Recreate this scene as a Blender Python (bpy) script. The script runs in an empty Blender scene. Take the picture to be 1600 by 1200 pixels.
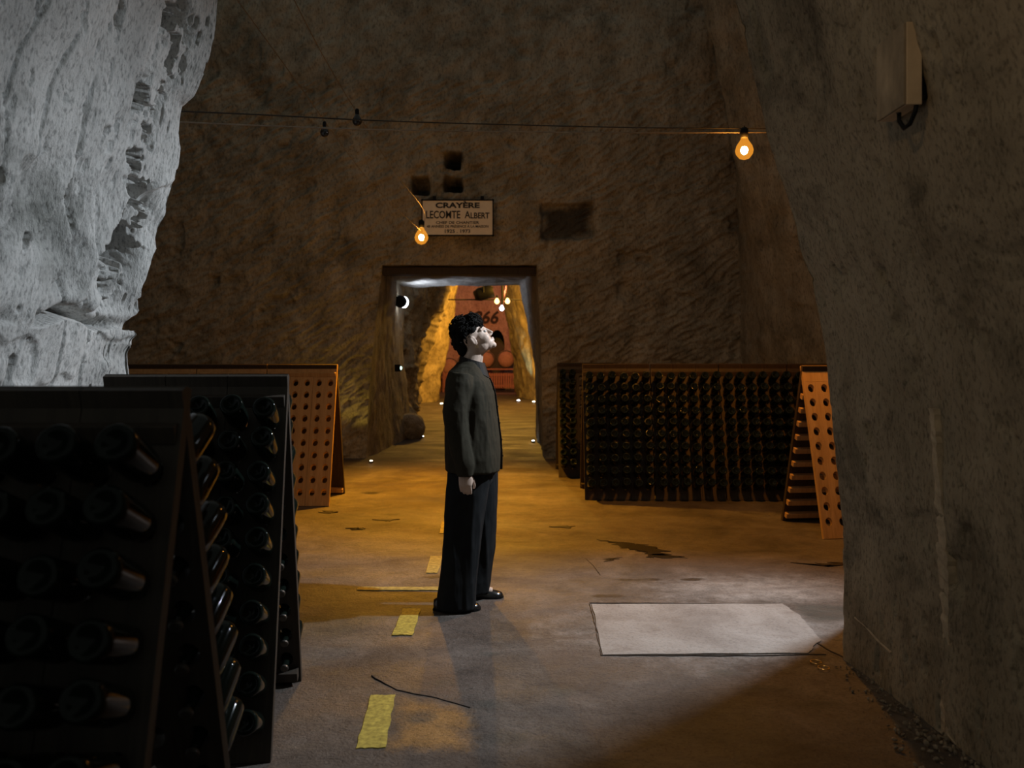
import bpy, bmesh, math, random
import numpy as np
from mathutils import Vector, Matrix, Euler

S = bpy.context.scene
COL = S.collection
random.seed(7)
RNG = np.random.RandomState(11)

# ------------------------------------------------------------------ camera
FPX, HORIZON, EYE = 1300.0, 558.5, 1.5
cam_d = bpy.data.cameras.new('camera')
cam = bpy.data.objects.new('camera', cam_d); COL.objects.link(cam)
cam.location = (0, 0, EYE); cam.rotation_euler = (math.radians(90), 0, 0)
cam_d.sensor_width = 36.0; cam_d.lens = FPX / 1600 * 36
cam_d.shift_y = -(600 - HORIZON) / 1600
cam_d.dof.use_dof = True; cam_d.dof.focus_distance = 5.0; cam_d.dof.aperture_fstop = 2.8
cam_d.clip_end = 200
S.camera = cam

def at(px, py, Y):
    """world point seen at photo pixel (px, py) when it stands at depth Y"""
    return Vector(((px - 800) / FPX * Y, Y, EYE - (py - HORIZON) / FPX * Y))

# ------------------------------------------------------------------ world, exposure
W = bpy.data.worlds.new('world'); S.world = W; W.use_nodes = True
bgn = W.node_tree.nodes['Background']
bgn.inputs[0].default_value = (0.90, 0.95, 0.86, 1); bgn.inputs[1].default_value = 0.105
S.view_settings.view_transform = 'Standard'; S.view_settings.look = 'None'
S.view_settings.exposure = 0.0; S.view_settings.gamma = 1.0
S.view_settings.use_curve_mapping = False

# ------------------------------------------------------------------ large lights
WARM = (1.0, 0.47, 0.10); AMBER = (1.0, 0.50, 0.06); COLD = (0.80, 0.90, 1.0)

def lamp(name, kind, loc, power, color, radius=0.05, aim=None, size=60, blend=0.5):
    d = bpy.data.lights.new(name, kind); d.energy = power; d.color = color
    d.shadow_soft_size = radius
    o = bpy.data.objects.new(name, d); COL.objects.link(o); o.location = loc
    if kind == 'SPOT':
        d.spot_size = math.radians(size); d.spot_blend = blend
    if aim is not None:
        o.rotation_euler = (Vector(aim) - Vector(loc)).to_track_quat('-Z', 'Y').to_euler()
    return o

# cold floodlight fixed behind the right-hand rock, shining across the aisle
lamp('cold_floodlight', 'SPOT', (2.28, 5.0, 3.4), 680, COLD, 0.06, aim=(0.25, 4.40, 0.95), size=106, blend=0.9)
# added unseen warm fill for the right jamb; spots under the two hanging bulbs
lamp('jamb_fill_spot', 'SPOT', (-0.45, 0.9, 3.4), 26, (1.0, 0.64, 0.32), 0.06, aim=(1.6, 2.9, 1.7), size=84, blend=0.7)
lamp('bulb_pool', 'SPOT', at(658.5, 371, 9.9) + Vector((0, 0, -0.10)), 1000, (1.0, 0.42, 0.022), 0.05, aim=at(658.5, 371, 9.9) + Vector((0.10, -0.5, -2)), size=119, blend=0.8)
lamp('right_bulb_pool', 'SPOT', at(1163, 235, 6.9) + Vector((0, 0, -0.09)), 190, (1.0, 0.38, 0.035), 0.05, aim=at(1163, 235, 6.9) + Vector((-0.3, 0.15, -2)), size=150, blend=0.8)
# the chamber beyond the passage
lamp('amber_flood', 'POINT', (-0.5, 25.0, 4.6), 1100, AMBER, 0.15)
lamp('amber_side_flood', 'SPOT', (0.9, 19.0, 3.6), 700, AMBER, 0.1, aim=(-3.2, 23, 1.0), size=80, blend=0.6)
lamp('red_flood', 'SPOT', (-0.6, 31.5, 4.2), 430, (1.0, 0.27, 0.15), 0.15, aim=(-0.6, 38, 1.8), size=100, blend=0.6)
lamp('passage_lamp_light', 'SPOT', (-1.80, 15.05, 2.40), 50, (0.58, 0.70, 1.0), 0.05, aim=(-1.3, 15.3, 2.87), size=140, blend=0.8)

# ------------------------------------------------------------------ materials
def mat(name):
    m = bpy.data.materials.new(name); m.use_nodes = True
    nt = m.node_tree
    return m, nt, nt.nodes['Principled BSDF']

def N(nt, typ, **kw):
    n = nt.nodes.new(typ)
    for k, v in kw.items(): setattr(n, k, v)
    return n

def coords(nt, scale=(1, 1, 1), rot=(0, 0, 0), src='Object'):
    tc = N(nt, 'ShaderNodeTexCoord'); mp = N(nt, 'ShaderNodeMapping')
    mp.inputs['Scale'].default_value = scale; mp.inputs['Rotation'].default_value = rot
    nt.links.new(tc.outputs[src], mp.inputs['Vector'])
    return mp.outputs[0]

def noise(nt, vec, scale, detail=6, rough=0.6, dist=0.0):
    n = N(nt, 'ShaderNodeTexNoise'); n.inputs['Scale'].default_value = scale
    n.inputs['Detail'].default_value = detail; n.inputs['Roughness'].default_value = rough
    n.inputs['Distortion'].default_value = dist
    nt.links.new(vec, n.inputs['Vector'])
    return n.outputs['Fac']

def ramp(nt, fac, stops):
    r = N(nt, 'ShaderNodeValToRGB')
    el = r.color_ramp.elements
    while len(el) < len(stops): el.new(0.5)
    for e, (p, c) in zip(el, stops):
        e.position = p; e.color = (c[0], c[1], c[2], 1) if not isinstance(c, (int, float)) else (c, c, c, 1)
    nt.links.new(fac, r.inputs[0])
    return r.outputs[0]

def mixc(nt, a, b, fac, mode='MIX'):
    m = N(nt, 'ShaderNodeMix', data_type='RGBA', blend_type=mode)
    for sock, v in ((m.inputs[0], fac), (m.inputs[6], a), (m.inputs[7], b)):
        if hasattr(v, 'is_output'): nt.links.new(v, sock)
        elif isinstance(v, (int, float)): sock.default_value = v
        else: sock.default_value = (v[0], v[1], v[2], 1)
    return m.outputs[2]

def bump(nt, bsdf, height, strength, dist, prev=None):
    b = N(nt, 'ShaderNodeBump'); b.inputs['Strength'].default_value = strength
    b.inputs['Distance'].default_value = dist
    nt.links.new(height, b.inputs['Height'])
    if prev is not None: nt.links.new(prev, b.inputs['Normal'])
    nt.links.new(b.outputs[0], bsdf.inputs['Normal'])
    return b.outputs[0]

def rock_mat(name, c0, c1, dirt, dirt_amt=0.5, fine=60, bump_d=0.012, rough=0.92, stretch=0.45, dscale=1.2, speck_lo=0.42):
    m, nt, b = mat(name)
    v = coords(nt, (1, 1, stretch)); v2 = coords(nt)
    base = ramp(nt, noise(nt, v, 3.0, 8, 0.65), [(0.32, c0), (0.68, c1)])
    spots = ramp(nt, noise(nt, v2, dscale, 9, 0.72, 0.6), [(0.50, 0.0), (0.68, 1.0)])
    mul = N(nt, 'ShaderNodeMath', operation='MULTIPLY'); mul.inputs[1].default_value = dirt_amt
    nt.links.new(spots, mul.inputs[0])
    col = mixc(nt, base, dirt, mul.outputs[0])
    speck = ramp(nt, noise(nt, v, fine, 3, 0.6), [(0.30, speck_lo), (0.50, 1.0)])
    col = mixc(nt, col, speck, 0.9, 'MULTIPLY')
    at_ = N(nt, 'ShaderNodeAttribute'); at_.attribute_name = 'soot_and_shade'
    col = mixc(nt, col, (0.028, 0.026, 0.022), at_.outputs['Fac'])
    nt.links.new(col, b.inputs['Base Color'])
    b.inputs['Roughness'].default_value = rough; b.inputs['Specular IOR Level'].default_value = 0.15
    p = bump(nt, b, noise(nt, v, 9, 8, 0.7), 0.7, bump_d * 2.5)
    bump(nt, b, noise(nt, v, fine, 5, 0.7), 0.8, bump_d * 0.5, p)
    return m

M = {}
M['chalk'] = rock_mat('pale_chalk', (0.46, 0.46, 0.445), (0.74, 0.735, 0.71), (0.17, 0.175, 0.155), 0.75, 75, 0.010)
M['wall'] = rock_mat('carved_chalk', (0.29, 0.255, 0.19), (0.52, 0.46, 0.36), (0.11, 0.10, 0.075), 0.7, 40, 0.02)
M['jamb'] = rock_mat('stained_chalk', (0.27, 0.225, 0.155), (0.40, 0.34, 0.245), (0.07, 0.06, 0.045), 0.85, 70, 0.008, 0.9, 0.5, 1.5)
M['far'] = rock_mat('yellow_chalk', (0.30, 0.24, 0.15), (0.58, 0.47, 0.30), (0.12, 0.09, 0.05), 0.6, 25, 0.02)
M['red'] = rock_mat('rose_plaster', (0.40, 0.26, 0.22), (0.55, 0.38, 0.32), (0.2, 0.1, 0.08), 0.5, 20, 0.01)

def floor_material(name='worn_concrete', masks=True):
    m, nt, b = mat(name)
    v = coords(nt); vs = coords(nt, (0.35, 1.0, 1.0))
    c = ramp(nt, noise(nt, v, 0.9, 10, 0.70, 0.5), [(0.28, (0.050, 0.040, 0.033)), (0.48, (0.102, 0.083, 0.070)), (0.74, (0.20, 0.172, 0.150))])
    if masks:
        n2 = noise(nt, v, 7, 8, 0.75)
        def mask(nm, amp, lo, hi):
            a = N(nt, 'ShaderNodeAttribute'); a.attribute_name = nm
            mr = N(nt, 'ShaderNodeMath', operation='MULTIPLY_ADD'); mr.inputs[1].default_value = amp; mr.inputs[2].default_value = -amp / 2
            nt.links.new(n2, mr.inputs[0])
            ad = N(nt, 'ShaderNodeMath', operation='ADD'); nt.links.new(a.outputs['Fac'], ad.inputs[0]); nt.links.new(mr.outputs[0], ad.inputs[1])
            return ramp(nt, ad.outputs[0], [(lo, 0.0), (hi, 1.0)])
        c = mixc(nt, c, (0.30, 0.28, 0.26), mask('pale', 1.2, 0.25, 0.85))
        mo = mask('ochre', 1.2, 0.35, 0.75)
        c = mixc(nt, c, (0.33, 0.18, 0.06), mo)
        c = mixc(nt, c, (0.075, 0.072, 0.062), mask('damp_shade', 1.0, 0.38, 0.78))
        mw = mask('wet', 1.5, 0.45, 0.62)
        c = mixc(nt, c, (0.03, 0.022, 0.016), mw)
    c = mixc(nt, c, ramp(nt, noise(nt, v, 3.2, 10, 0.75, 0.8), [(0.34, 0.45), (0.50, 0.95), (0.66, 1.35)]), 0.75, 'MULTIPLY')
    st = ramp(nt, noise(nt, vs, 1.9, 10, 0.78, 0.5), [(0.50, 0.0), (0.64, 0.7)])
    c = mixc(nt, c, (0.11, 0.082, 0.064), st)
    st2 = ramp(nt, noise(nt, vs, 7.0, 8, 0.75, 0.3), [(0.55, 0.0), (0.68, 0.7)])
    c = mixc(nt, c, (0.10, 0.075, 0.058), st2)
    sp = ramp(nt, noise(nt, v, 60, 4, 0.75), [(0.32, 0.40), (0.50, 1.0)])
    c = mixc(nt, c, sp, 0.8, 'MULTIPLY')
    nt.links.new(c, b.inputs['Base Color'])
    r = ramp(nt, noise(nt, vs, 2.2, 6, 0.6), [(0.35, 0.45), (0.65, 0.75)])
    nt.links.new(r, b.inputs['Roughness']); b.inputs['Specular IOR Level'].default_value = 0.3
    p = bump(nt, b, noise(nt, v, 3.5, 9, 0.72), 0.7, 0.04)
    bump(nt, b, noise(nt, v, 70, 4, 0.75), 0.9, 0.007, p)
    return m
M['floor'] = floor_material()

def simple(name, color, rough=0.6, metal=0.0, spec=0.4, var=0.25, nscale=8, bumpd=0.0, stretch=(1, 1, 1)):
    m, nt, b = mat(name)
    v = coords(nt, stretch)
    lo = tuple(c * (1 - var) for c in color); hi = tuple(min(1, c * (1 + var)) for c in color)
    f = noise(nt, v, nscale, 6, 0.6)
    nt.links.new(ramp(nt, f, [(0.3, lo), (0.7, hi)]), b.inputs['Base Color'])
    b.inputs['Roughness'].default_value = rough; b.inputs['Metallic'].default_value = metal
    b.inputs['Specular IOR Level'].default_value = spec
    if bumpd: bump(nt, b, f, 0.6, bumpd)
    return m

def glow(name, color, strength):
    m = bpy.data.materials.new(name); m.use_nodes = True; nt = m.node_tree
    nt.nodes.remove(nt.nodes['Principled BSDF'])
    e = N(nt, 'ShaderNodeEmission'); e.inputs[0].default_value = (*color, 1); e.inputs[1].default_value = strength
    nt.links.new(e.outputs[0], nt.nodes['Material Output'].inputs[0])
    return m

def slab_material():
    m, nt, b = mat('pale_concrete'); v = coords(nt); vs = coords(nt, (0.4, 1, 1))
    c = ramp(nt, noise(nt, v, 1.6, 10, 0.72, 0.5), [(0.30, (0.15, 0.13, 0.115)), (0.50, (0.255, 0.235, 0.215)), (0.72, (0.34, 0.325, 0.305))])
    st = ramp(nt, noise(nt, vs, 5.0, 8, 0.75, 0.3), [(0.53, 0.0), (0.68, 0.7)])
    c = mixc(nt, c, (0.15, 0.12, 0.10), st)
    c = mixc(nt, c, ramp(nt, noise(nt, v, 60, 4, 0.75), [(0.32, 0.5), (0.50, 1.0)]), 0.7, 'MULTIPLY')
    nt.links.new(c, b.inputs['Base Color']); b.inputs['Roughness'].default_value = 0.7
    bump(nt, b, noise(nt, v, 30, 8, 0.72), 0.7, 0.01)
    return m
M['slab'] = slab_material()
M['paint'] = simple('worn_yellow_paint', (0.36, 0.29, 0.055), 0.7, var=0.5, nscale=40, bumpd=0.002)
M['paint_old'] = simple('faded_yellow_paint', (0.30, 0.24, 0.07), 0.75, var=0.5, nscale=30, bumpd=0.002)
M['wet'] = simple('wet_concrete', (0.022, 0.017, 0.012), 0.5, spec=0.2, nscale=20)
M['damp_shade'] = simple('damp_concrete', (0.19, 0.19, 0.17), 0.5, nscale=6, bumpd=0.004)
M['ochre'] = simple('ochre_stained_concrete', (0.34, 0.20, 0.08), 0.7, var=0.4, nscale=9, bumpd=0.006)
M['crack'] = simple('dark_crack', (0.055, 0.044, 0.036), 0.9)
M['dryrock'] = simple('pale_mortar', (0.46, 0.38, 0.27), 0.95, var=0.3, nscale=14, bumpd=0.01)

def wood_material(name, c0, c1, rough=0.6):
    m, nt, b = mat(name)
    v = coords(nt, (14, 14, 1.2))
    c = ramp(nt, noise(nt, v, 2.2, 8, 0.65, 1.2), [(0.3, c0), (0.7, c1)])
    nt.links.new(c, b.inputs['Base Color']); b.inputs['Roughness'].default_value = rough
    b.inputs['Specular IOR Level'].default_value = 0.3
    bump(nt, b, noise(nt, v, 5, 6, 0.7), 0.5, 0.003)
    return m
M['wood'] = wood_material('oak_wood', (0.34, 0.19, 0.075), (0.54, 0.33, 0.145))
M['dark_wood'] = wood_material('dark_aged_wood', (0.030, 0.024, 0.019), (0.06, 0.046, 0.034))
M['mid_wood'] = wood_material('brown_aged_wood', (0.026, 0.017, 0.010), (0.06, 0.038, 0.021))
M['bottle'] = simple('dark_bottle_glass', (0.006, 0.009, 0.007), 0.07, spec=0.16)
M['cap'] = simple('crown_cap_metal', (0.10, 0.09, 0.08), 0.45, 0.6)
M['black'] = simple('black_metal', (0.006, 0.006, 0.006), 0.6, spec=0.2)
M['wire'] = simple('wire', (0.05, 0.045, 0.04), 0.4, 0.6)
M['wire_light'] = simple('bright_wire', (0.35, 0.30, 0.24), 0.4, 0.8)
M['enamel'] = simple('cream_enamel', (0.88, 0.79, 0.66), 0.45, var=0.06)
M['ink'] = simple('dark_lettering', (0.02, 0.018, 0.018), 0.6)
M['boxwood'] = simple('shaded_stained_panel', (0.29, 0.23, 0.155), 0.75, var=0.6, nscale=6, stretch=(1, 1, 0.6))  # front face toned darker as shaded, with its own mottling
M['boxside'] = simple('lit_box_side', (0.60, 0.46, 0.30), 0.7, var=0.2, nscale=6)  # warm light on the near side put into its paler tone
M['skin'] = simple('skin', (0.56, 0.42, 0.34), 0.5, var=0.06, nscale=12)
M['hair'] = simple('black_hair', (0.008, 0.007, 0.006), 0.8, spec=0.12)
M['shirt'] = simple('dark_olive_cloth', (0.029, 0.025, 0.016), 0.85, spec=0.15, var=0.12, nscale=60, bumpd=0.001)
M['collar'] = simple('dark_collar_cloth', (0.016, 0.014, 0.012), 0.7, spec=0.2)
M['trouser'] = simple('black_cloth', (0.014, 0.015, 0.016), 0.9, spec=0.1)
M['leather'] = simple('black_leather', (0.008, 0.008, 0.008), 0.22, spec=0.6)
M['gold'] = simple('brass', (0.7, 0.5, 0.2), 0.3, 1.0)
M['barrel'] = simple('red_lit_barrel_wood', (0.34, 0.20, 0.14), 0.6, var=0.2)
M['iron'] = simple('iron_hoop', (0.05, 0.045, 0.045), 0.5, 0.5)
M['redwood'] = simple('painted_fence_wood', (0.32, 0.14, 0.10), 0.6, var=0.2)
M['digits'] = simple('painted_digits', (0.025, 0.012, 0.010), 0.7)
M['bulb'] = glow('warm_bulb_glow', (1.0, 0.45, 0.08), 500)
M['bulb_red'] = glow('orange_bulb_glow', (1.0, 0.38, 0.05), 1000)
M['bulb_far'] = glow('far_bulb_glow', (1.0, 0.60, 0.18), 5)
M['white_glow'] = glow('white_lamp_glow', (0.86, 0.92, 1.0), 8)
M['green_glow'] = glow('green_white_pilot', (0.62, 1.0, 0.86), 3)
M['floor_glow'] = glow('floor_lamp_glow', (1.0, 0.86, 0.62), 12)
M['floor_glow_w'] = glow('cool_floor_lamp_glow', (0.9, 0.95, 1.0), 12)
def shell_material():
    m = bpy.data.materials.new('halo_glow_shell'); m.use_nodes = True; nt = m.node_tree
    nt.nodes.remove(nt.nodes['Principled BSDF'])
    e = N(nt, 'ShaderNodeEmission'); e.inputs[0].default_value = (1.0, 0.36, 0.03, 1); e.inputs[1].default_value = 1.0  # emission puts the bulb's soft halo into the globe around it
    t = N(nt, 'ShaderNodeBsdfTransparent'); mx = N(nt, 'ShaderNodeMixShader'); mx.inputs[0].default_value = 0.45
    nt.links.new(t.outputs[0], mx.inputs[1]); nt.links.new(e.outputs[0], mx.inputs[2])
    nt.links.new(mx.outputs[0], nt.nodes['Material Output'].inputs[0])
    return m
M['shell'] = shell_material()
M['deadbulb'] = simple('unlit_bulb_glass', (0.02, 0.02, 0.02), 0.12, spec=0.6)

# ------------------------------------------------------------------ object helpers
def tag(o, label=None, cat=None, group=None, kind=None):
    if label: o['label'] = label
    if cat: o['category'] = cat
    if group: o['group'] = group
    if kind: o['kind'] = kind
    return o

def link(name, me, material=None, parent=None):
    o = bpy.data.objects.new(name, me); COL.objects.link(o)
    if material is not None and me is not None and len(me.materials) == 0: me.materials.append(material)
    if parent is not None: o.parent = parent
    return o

def empty(name, loc=(0, 0, 0), rz=0.0):
    o = bpy.data.objects.new(name, None); COL.objects.link(o)
    o.location = loc; o.rotation_euler = (0, 0, rz); o.empty_display_size = 0.1
    return o

def bm_mesh(bm, name, smooth=False):
    me = bpy.data.meshes.new(name)
    bmesh.ops.recalc_face_normals(bm, faces=bm.faces)
    bm.to_mesh(me); bm.free()
    if smooth: me.shade_smooth()
    return me

def obj(name, bm, material, parent=None, smooth=False):
    return link(name, bm_mesh(bm, name, smooth), material, parent)

def box(bm, c, d, rot=None, bevel=0.0):
    r = bmesh.ops.create_cube(bm, size=1.0)
    vs = r['verts']
    mtx = Matrix.Translation(c) @ (rot.to_matrix().to_4x4() if rot is not None else Matrix.Identity(4)) @ Matrix.Diagonal((*d, 1))
    bmesh.ops.transform(bm, matrix=mtx, verts=vs)
    if bevel:
        es = {e for v in vs for e in v.link_edges}
        bmesh.ops.bevel(bm, geom=list(es), offset=bevel, segments=2, affect='EDGES', profile=0.7)

def rings(bm, rs, close=True):
    """skin a list of rings (lists of coordinates) and cap both ends"""
    vr = [[bm.verts.new(p) for p in r] for r in rs]
    n = len(vr[0])
    for a, b in zip(vr, vr[1:]):
        for i in range(n):
            bm.faces.new((a[i], a[(i + 1) % n], b[(i + 1) % n], b[i]))
    if close:
        bm.faces.new(list(reversed(vr[0]))); bm.faces.new(vr[-1])

def loft(bm, secs, seg=24, power=2.0):
    rs = []
    for cx, cy, cz, rx, ry in secs:
        r = []
        for i in range(seg):
            a = 2 * math.pi * i / seg; c, s = math.cos(a), math.sin(a)
            r.append((cx + rx * math.copysign(abs(c) ** (2 / power), c), cy + ry * math.copysign(abs(s) ** (2 / power), s), cz))
        rs.append(r)
    rings(bm, rs)

def tube(bm, pts, radii, seg=10, flat=1.0):
    pts = [Vector(p) for p in pts]
    if isinstance(radii, (int, float)): radii = [radii] * len(pts)
    rs = []; ref = None
    for i, p in enumerate(pts):
        t = (pts[min(i + 1, len(pts) - 1)] - pts[max(i - 1, 0)]).normalized()
        if ref is None:
            ref = Vector((0, 1, 0)) if abs(t.y) < 0.9 else Vector((1, 0, 0))
        a = (ref - t * ref.dot(t)).normalized(); b = t.cross(a); ref = a
        rs.append([p + (a * math.cos(2 * math.pi * k / seg) * flat + b * math.sin(2 * math.pi * k / seg)) * radii[i] for k in range(seg)])
    rings(bm, rs)

def ball(bm, c, r, seg=16, mtx=None):
    """ellipsoid; mtx an optional 3x3 frame"""
    R = (mtx.to_4x4() if mtx is not None else Matrix.Identity(4))
    m = Matrix.Translation(c) @ R @ Matrix.Diagonal((r[0], r[1], r[2], 1))
    bmesh.ops.create_uvsphere(bm, u_segments=seg, v_segments=max(6, seg * 2 // 3), radius=1.0, matrix=m)

def lathe(bm, prof, seg=20, mtx=None, close=True):
    rs = [[(r * math.cos(2 * math.pi * k / seg), r * math.sin(2 * math.pi * k / seg), z) for k in range(seg)] for r, z in prof]
    if mtx is not None: rs = [[mtx @ Vector(p) for p in r] for r in rs]
    rings(bm, rs, close)

def text_mesh(s, size, bold=0.0, align='CENTER', shear=0.0, extrude=0.002, sx=1.0):
    c = bpy.data.curves.new('lettering', 'FONT'); c.body = s; c.size = size; c.align_x = align; c.align_y = 'CENTER'
    c.offset = bold; c.shear = shear; c.extrude = extrude; c.resolution_u = 3
    o = bpy.data.objects.new('tmp', c); COL.objects.link(o)
    dg = bpy.context.evaluated_depsgraph_get()
    me = bpy.data.meshes.new_from_object(o.evaluated_get(dg))
    bpy.data.objects.remove(o); bpy.data.curves.remove(c)
    me.materials.clear()
    if sx != 1.0: me.transform(Matrix.Diagonal((sx, 1, 1, 1)))
    return me

# ------------------------------------------------------------------ numpy noise
_T = RNG.rand(4096)
def vnoise(p):
    i = np.floor(p).astype(np.int64); f = p - i; f = f * f * f * (f * (f * 6 - 15) + 10)
    def h(a, b, c): return _T[((a * 73856093) ^ (b * 19349663) ^ (c * 83492791)) & 4095]
    x, y, z = i[..., 0], i[..., 1], i[..., 2]; fx, fy, fz = f[..., 0], f[..., 1], f[..., 2]
    def L(a, b, t): return a + (b - a) * t
    return L(L(L(h(x, y, z), h(x + 1, y, z), fx), L(h(x, y + 1, z), h(x + 1, y + 1, z), fx), fy),
             L(L(h(x, y, z + 1), h(x + 1, y, z + 1), fx), L(h(x, y + 1, z + 1), h(x + 1, y + 1, z + 1), fx), fy), fz) * 2 - 1
def fbm(p, s, o=5, g=0.5):
    t = 0; a = 1.0; n = 0
    for k in range(o):
        t = t + a * vnoise(p * s + 17.3 * k); n += a; a *= g; s *= 2.03
    return t / n
def ridge(p, s, o=4):
    t = 0; a = 1.0; n = 0
    for k in range(o):
        t = t + a * (1 - np.abs(vnoise(p * s + 31.7 * k)) * 2); n += a; a *= 0.5; s *= 2.1
    return t / n
def sst(a, b, x):
    t = np.clip((x - a) / (b - a), 0, 1); return t * t * (3 - 2 * t)

def grid_mesh(name, P):
    nu, nv = P.shape[:2]
    idx = np.arange(nu * nv).reshape(nu, nv)
    q = np.stack([idx[:-1, :-1], idx[1:, :-1], idx[1:, 1:], idx[:-1, 1:]], -1).reshape(-1, 4)
    return P.reshape(-1, 3), q

def from_arrays(name, V, Q, smooth=True):
    me = bpy.data.meshes.new(name)
    me.vertices.add(len(V)); me.vertices.foreach_set('co', V.astype(np.float32).ravel())
    me.loops.add(Q.size); me.loops.foreach_set('vertex_index', Q.astype(np.int32).ravel())
    me.polygons.add(len(Q)); me.polygons.foreach_set('loop_start', np.arange(0, Q.size, Q.shape[1], dtype=np.int32))
    me.update(calc_edges=True); me.validate()
    if smooth: me.shade_smooth()
    return me

def resample(poly, n):
    poly = np.asarray(poly, float)
    d = np.r_[0, np.cumsum(np.linalg.norm(np.diff(poly, axis=0), axis=1))]
    t = np.linspace(0, d[-1], n)
    return np.stack([np.interp(t, d, poly[:, k]) for k in range(3)], -1)

def rock_grid(cols, nus, nv):
    """cols: polylines (bottom to top); nus: samples per span"""
    cs = [resample(c, nv) for c in cols]
    rows = []
    for k, n in enumerate(nus):
        for t in np.linspace(0, 1, n, endpoint=(k == len(nus) - 1)):
            rows.append(cs[k] * (1 - t) + cs[k + 1] * t)
    return np.array(rows)

def normals(P):
    du = np.gradient(P, axis=0); dv = np.gradient(P, axis=1)
    n = np.cross(du, dv); return n / (np.linalg.norm(n, axis=-1, keepdims=True) + 1e-9)

def rock(name, cols, nus, nv, disp, material, flip=False, soften=0):
    P = rock_grid(cols, nus, nv)
    for _ in range(soften):
        P[1:-1] = (P[:-2] + 2 * P[1:-1] + P[2:]) / 4
    n = normals(P)
    if flip: n = -n
    P = P + n * disp(P)[..., None]
    V, Q = grid_mesh(name, P)
    o = link(name, from_arrays(name, V, Q if not flip else Q[:, ::-1]), material)
    o['kind'] = 'structure'
    return o

# ================================================================== SETTING
# ---- floor
gx = np.r_[np.linspace(-9, -2.6, 20, endpoint=False), np.linspace(-2.6, 2.8, 220, endpoint=False), np.linspace(2.8, 9, 20)]
gy = np.r_[np.linspace(-5, 2.2, 20, endpoint=False), np.linspace(2.2, 12, 300, endpoint=False), np.linspace(12, 46, 60)]
P = np.stack(np.meshgrid(gx, gy, indexing='ij') + [np.zeros((len(gx), len(gy)))], -1)
P[..., 2] = np.minimum(0.0, 0.006 * fbm(P, 1.3, 5) - 0.004)
V, Q = grid_mesh('floor', P)
def fl(px, py):
    Y = EYE * FPX / (py - HORIZON); return ((px - 800) / FPX * Y, Y)
def poly_mask(poly, soft):
    """1 inside a floor outline, fading to 0 over soft metres outside"""
    q = np.array([fl(*p) for p in poly]); x, y = V[:, 0], V[:, 1]
    inside = np.zeros(len(V), bool); dist = np.full(len(V), 1e9)
    for a, b in zip(q, np.roll(q, -1, 0)):
        cond = ((a[1] > y) != (b[1] > y)) & (x < (b[0] - a[0]) * (y - a[1]) / (b[1] - a[1] + 1e-12) + a[0])
        inside ^= cond
        t = np.clip(((x - a[0]) * (b[0] - a[0]) + (y - a[1]) * (b[1] - a[1])) / (((b - a) ** 2).sum() + 1e-12), 0, 1)
        dist = np.minimum(dist, np.hypot(x - a[0] - t * (b[0] - a[0]), y - a[1] - t * (b[1] - a[1])))
    return np.where(inside, 0.5 + np.minimum(dist / soft, 1) * 0.5, 0.5 - np.minimum(dist / soft, 1) * 0.5)
def spot(px, py, w, h):
    x0, y0 = fl(px, py); k = y0 / FPX
    return np.exp(-((V[:, 0] - x0) / (w * k)) ** 2 - ((V[:, 1] - y0) / (h * k * y0 / EYE)) ** 2)
wet = np.zeros(len(V))
damp_shade = np.maximum(poly_mask([(1238, 944), (1290, 943), (1335, 948), (1335, 968), (1290, 974), (1262, 971), (1248, 958)], 0.10),
                  poly_mask([(430, 962), (560, 954), (615, 951), (600, 970), (540, 992), (430, 1003)], 0.16))  # this outline darkens a patch of floor left of the feet
for a in [(765, 1021, 26, 5), (690, 1065, 40, 12), (960, 975, 25, 6), (880, 1080, 30, 14), (790, 1150, 60, 20), (650, 1120, 40, 16), (760, 1100, 50, 14), (1130, 1050, 40, 9), (1190, 1075, 60, 9), (1270, 1100, 60, 9)]:  # rightmost spots paint a cast shadow stripe running towards the right rock
    damp_shade = np.maximum(damp_shade, 0.72 * spot(*a))
for a in [(512, 800, 16, 4), (600, 812, 22, 3), (560, 826, 14, 3), (615, 803, 20, 3), (580, 770, 20, 3), (880, 822, 22, 2), (700, 900, 60, 5), (1000, 905, 50, 3), (950, 930, 40, 4), (1080, 905, 30, 3)]:
    wet = np.maximum(wet, 0.78 * spot(*a))
ochre = poly_mask([(622, 1092), (680, 1092), (732, 1108), (740, 1150), (722, 1170), (660, 1172), (612, 1166), (625, 1130)], 0.12)
pale = np.maximum(poly_mask([(925, 944), (1222, 944), (1250, 962), (1282, 1000), (1262, 1021), (943, 1023)], 0.06), np.maximum(0.80 * spot(1190, 920, 190, 24), 0.74 * spot(1120, 985, 300, 55)))  # wide spots paint the floodlight's bright pool into the floor colour
floor_me = from_arrays('floor', V, Q)
for nm, arr in (('wet', wet), ('damp_shade', damp_shade), ('ochre', ochre), ('pale', pale)):
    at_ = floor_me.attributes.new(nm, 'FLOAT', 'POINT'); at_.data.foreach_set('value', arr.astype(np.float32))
floor = link('floor', floor_me, M['floor']); floor['kind'] = 'structure'

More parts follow.
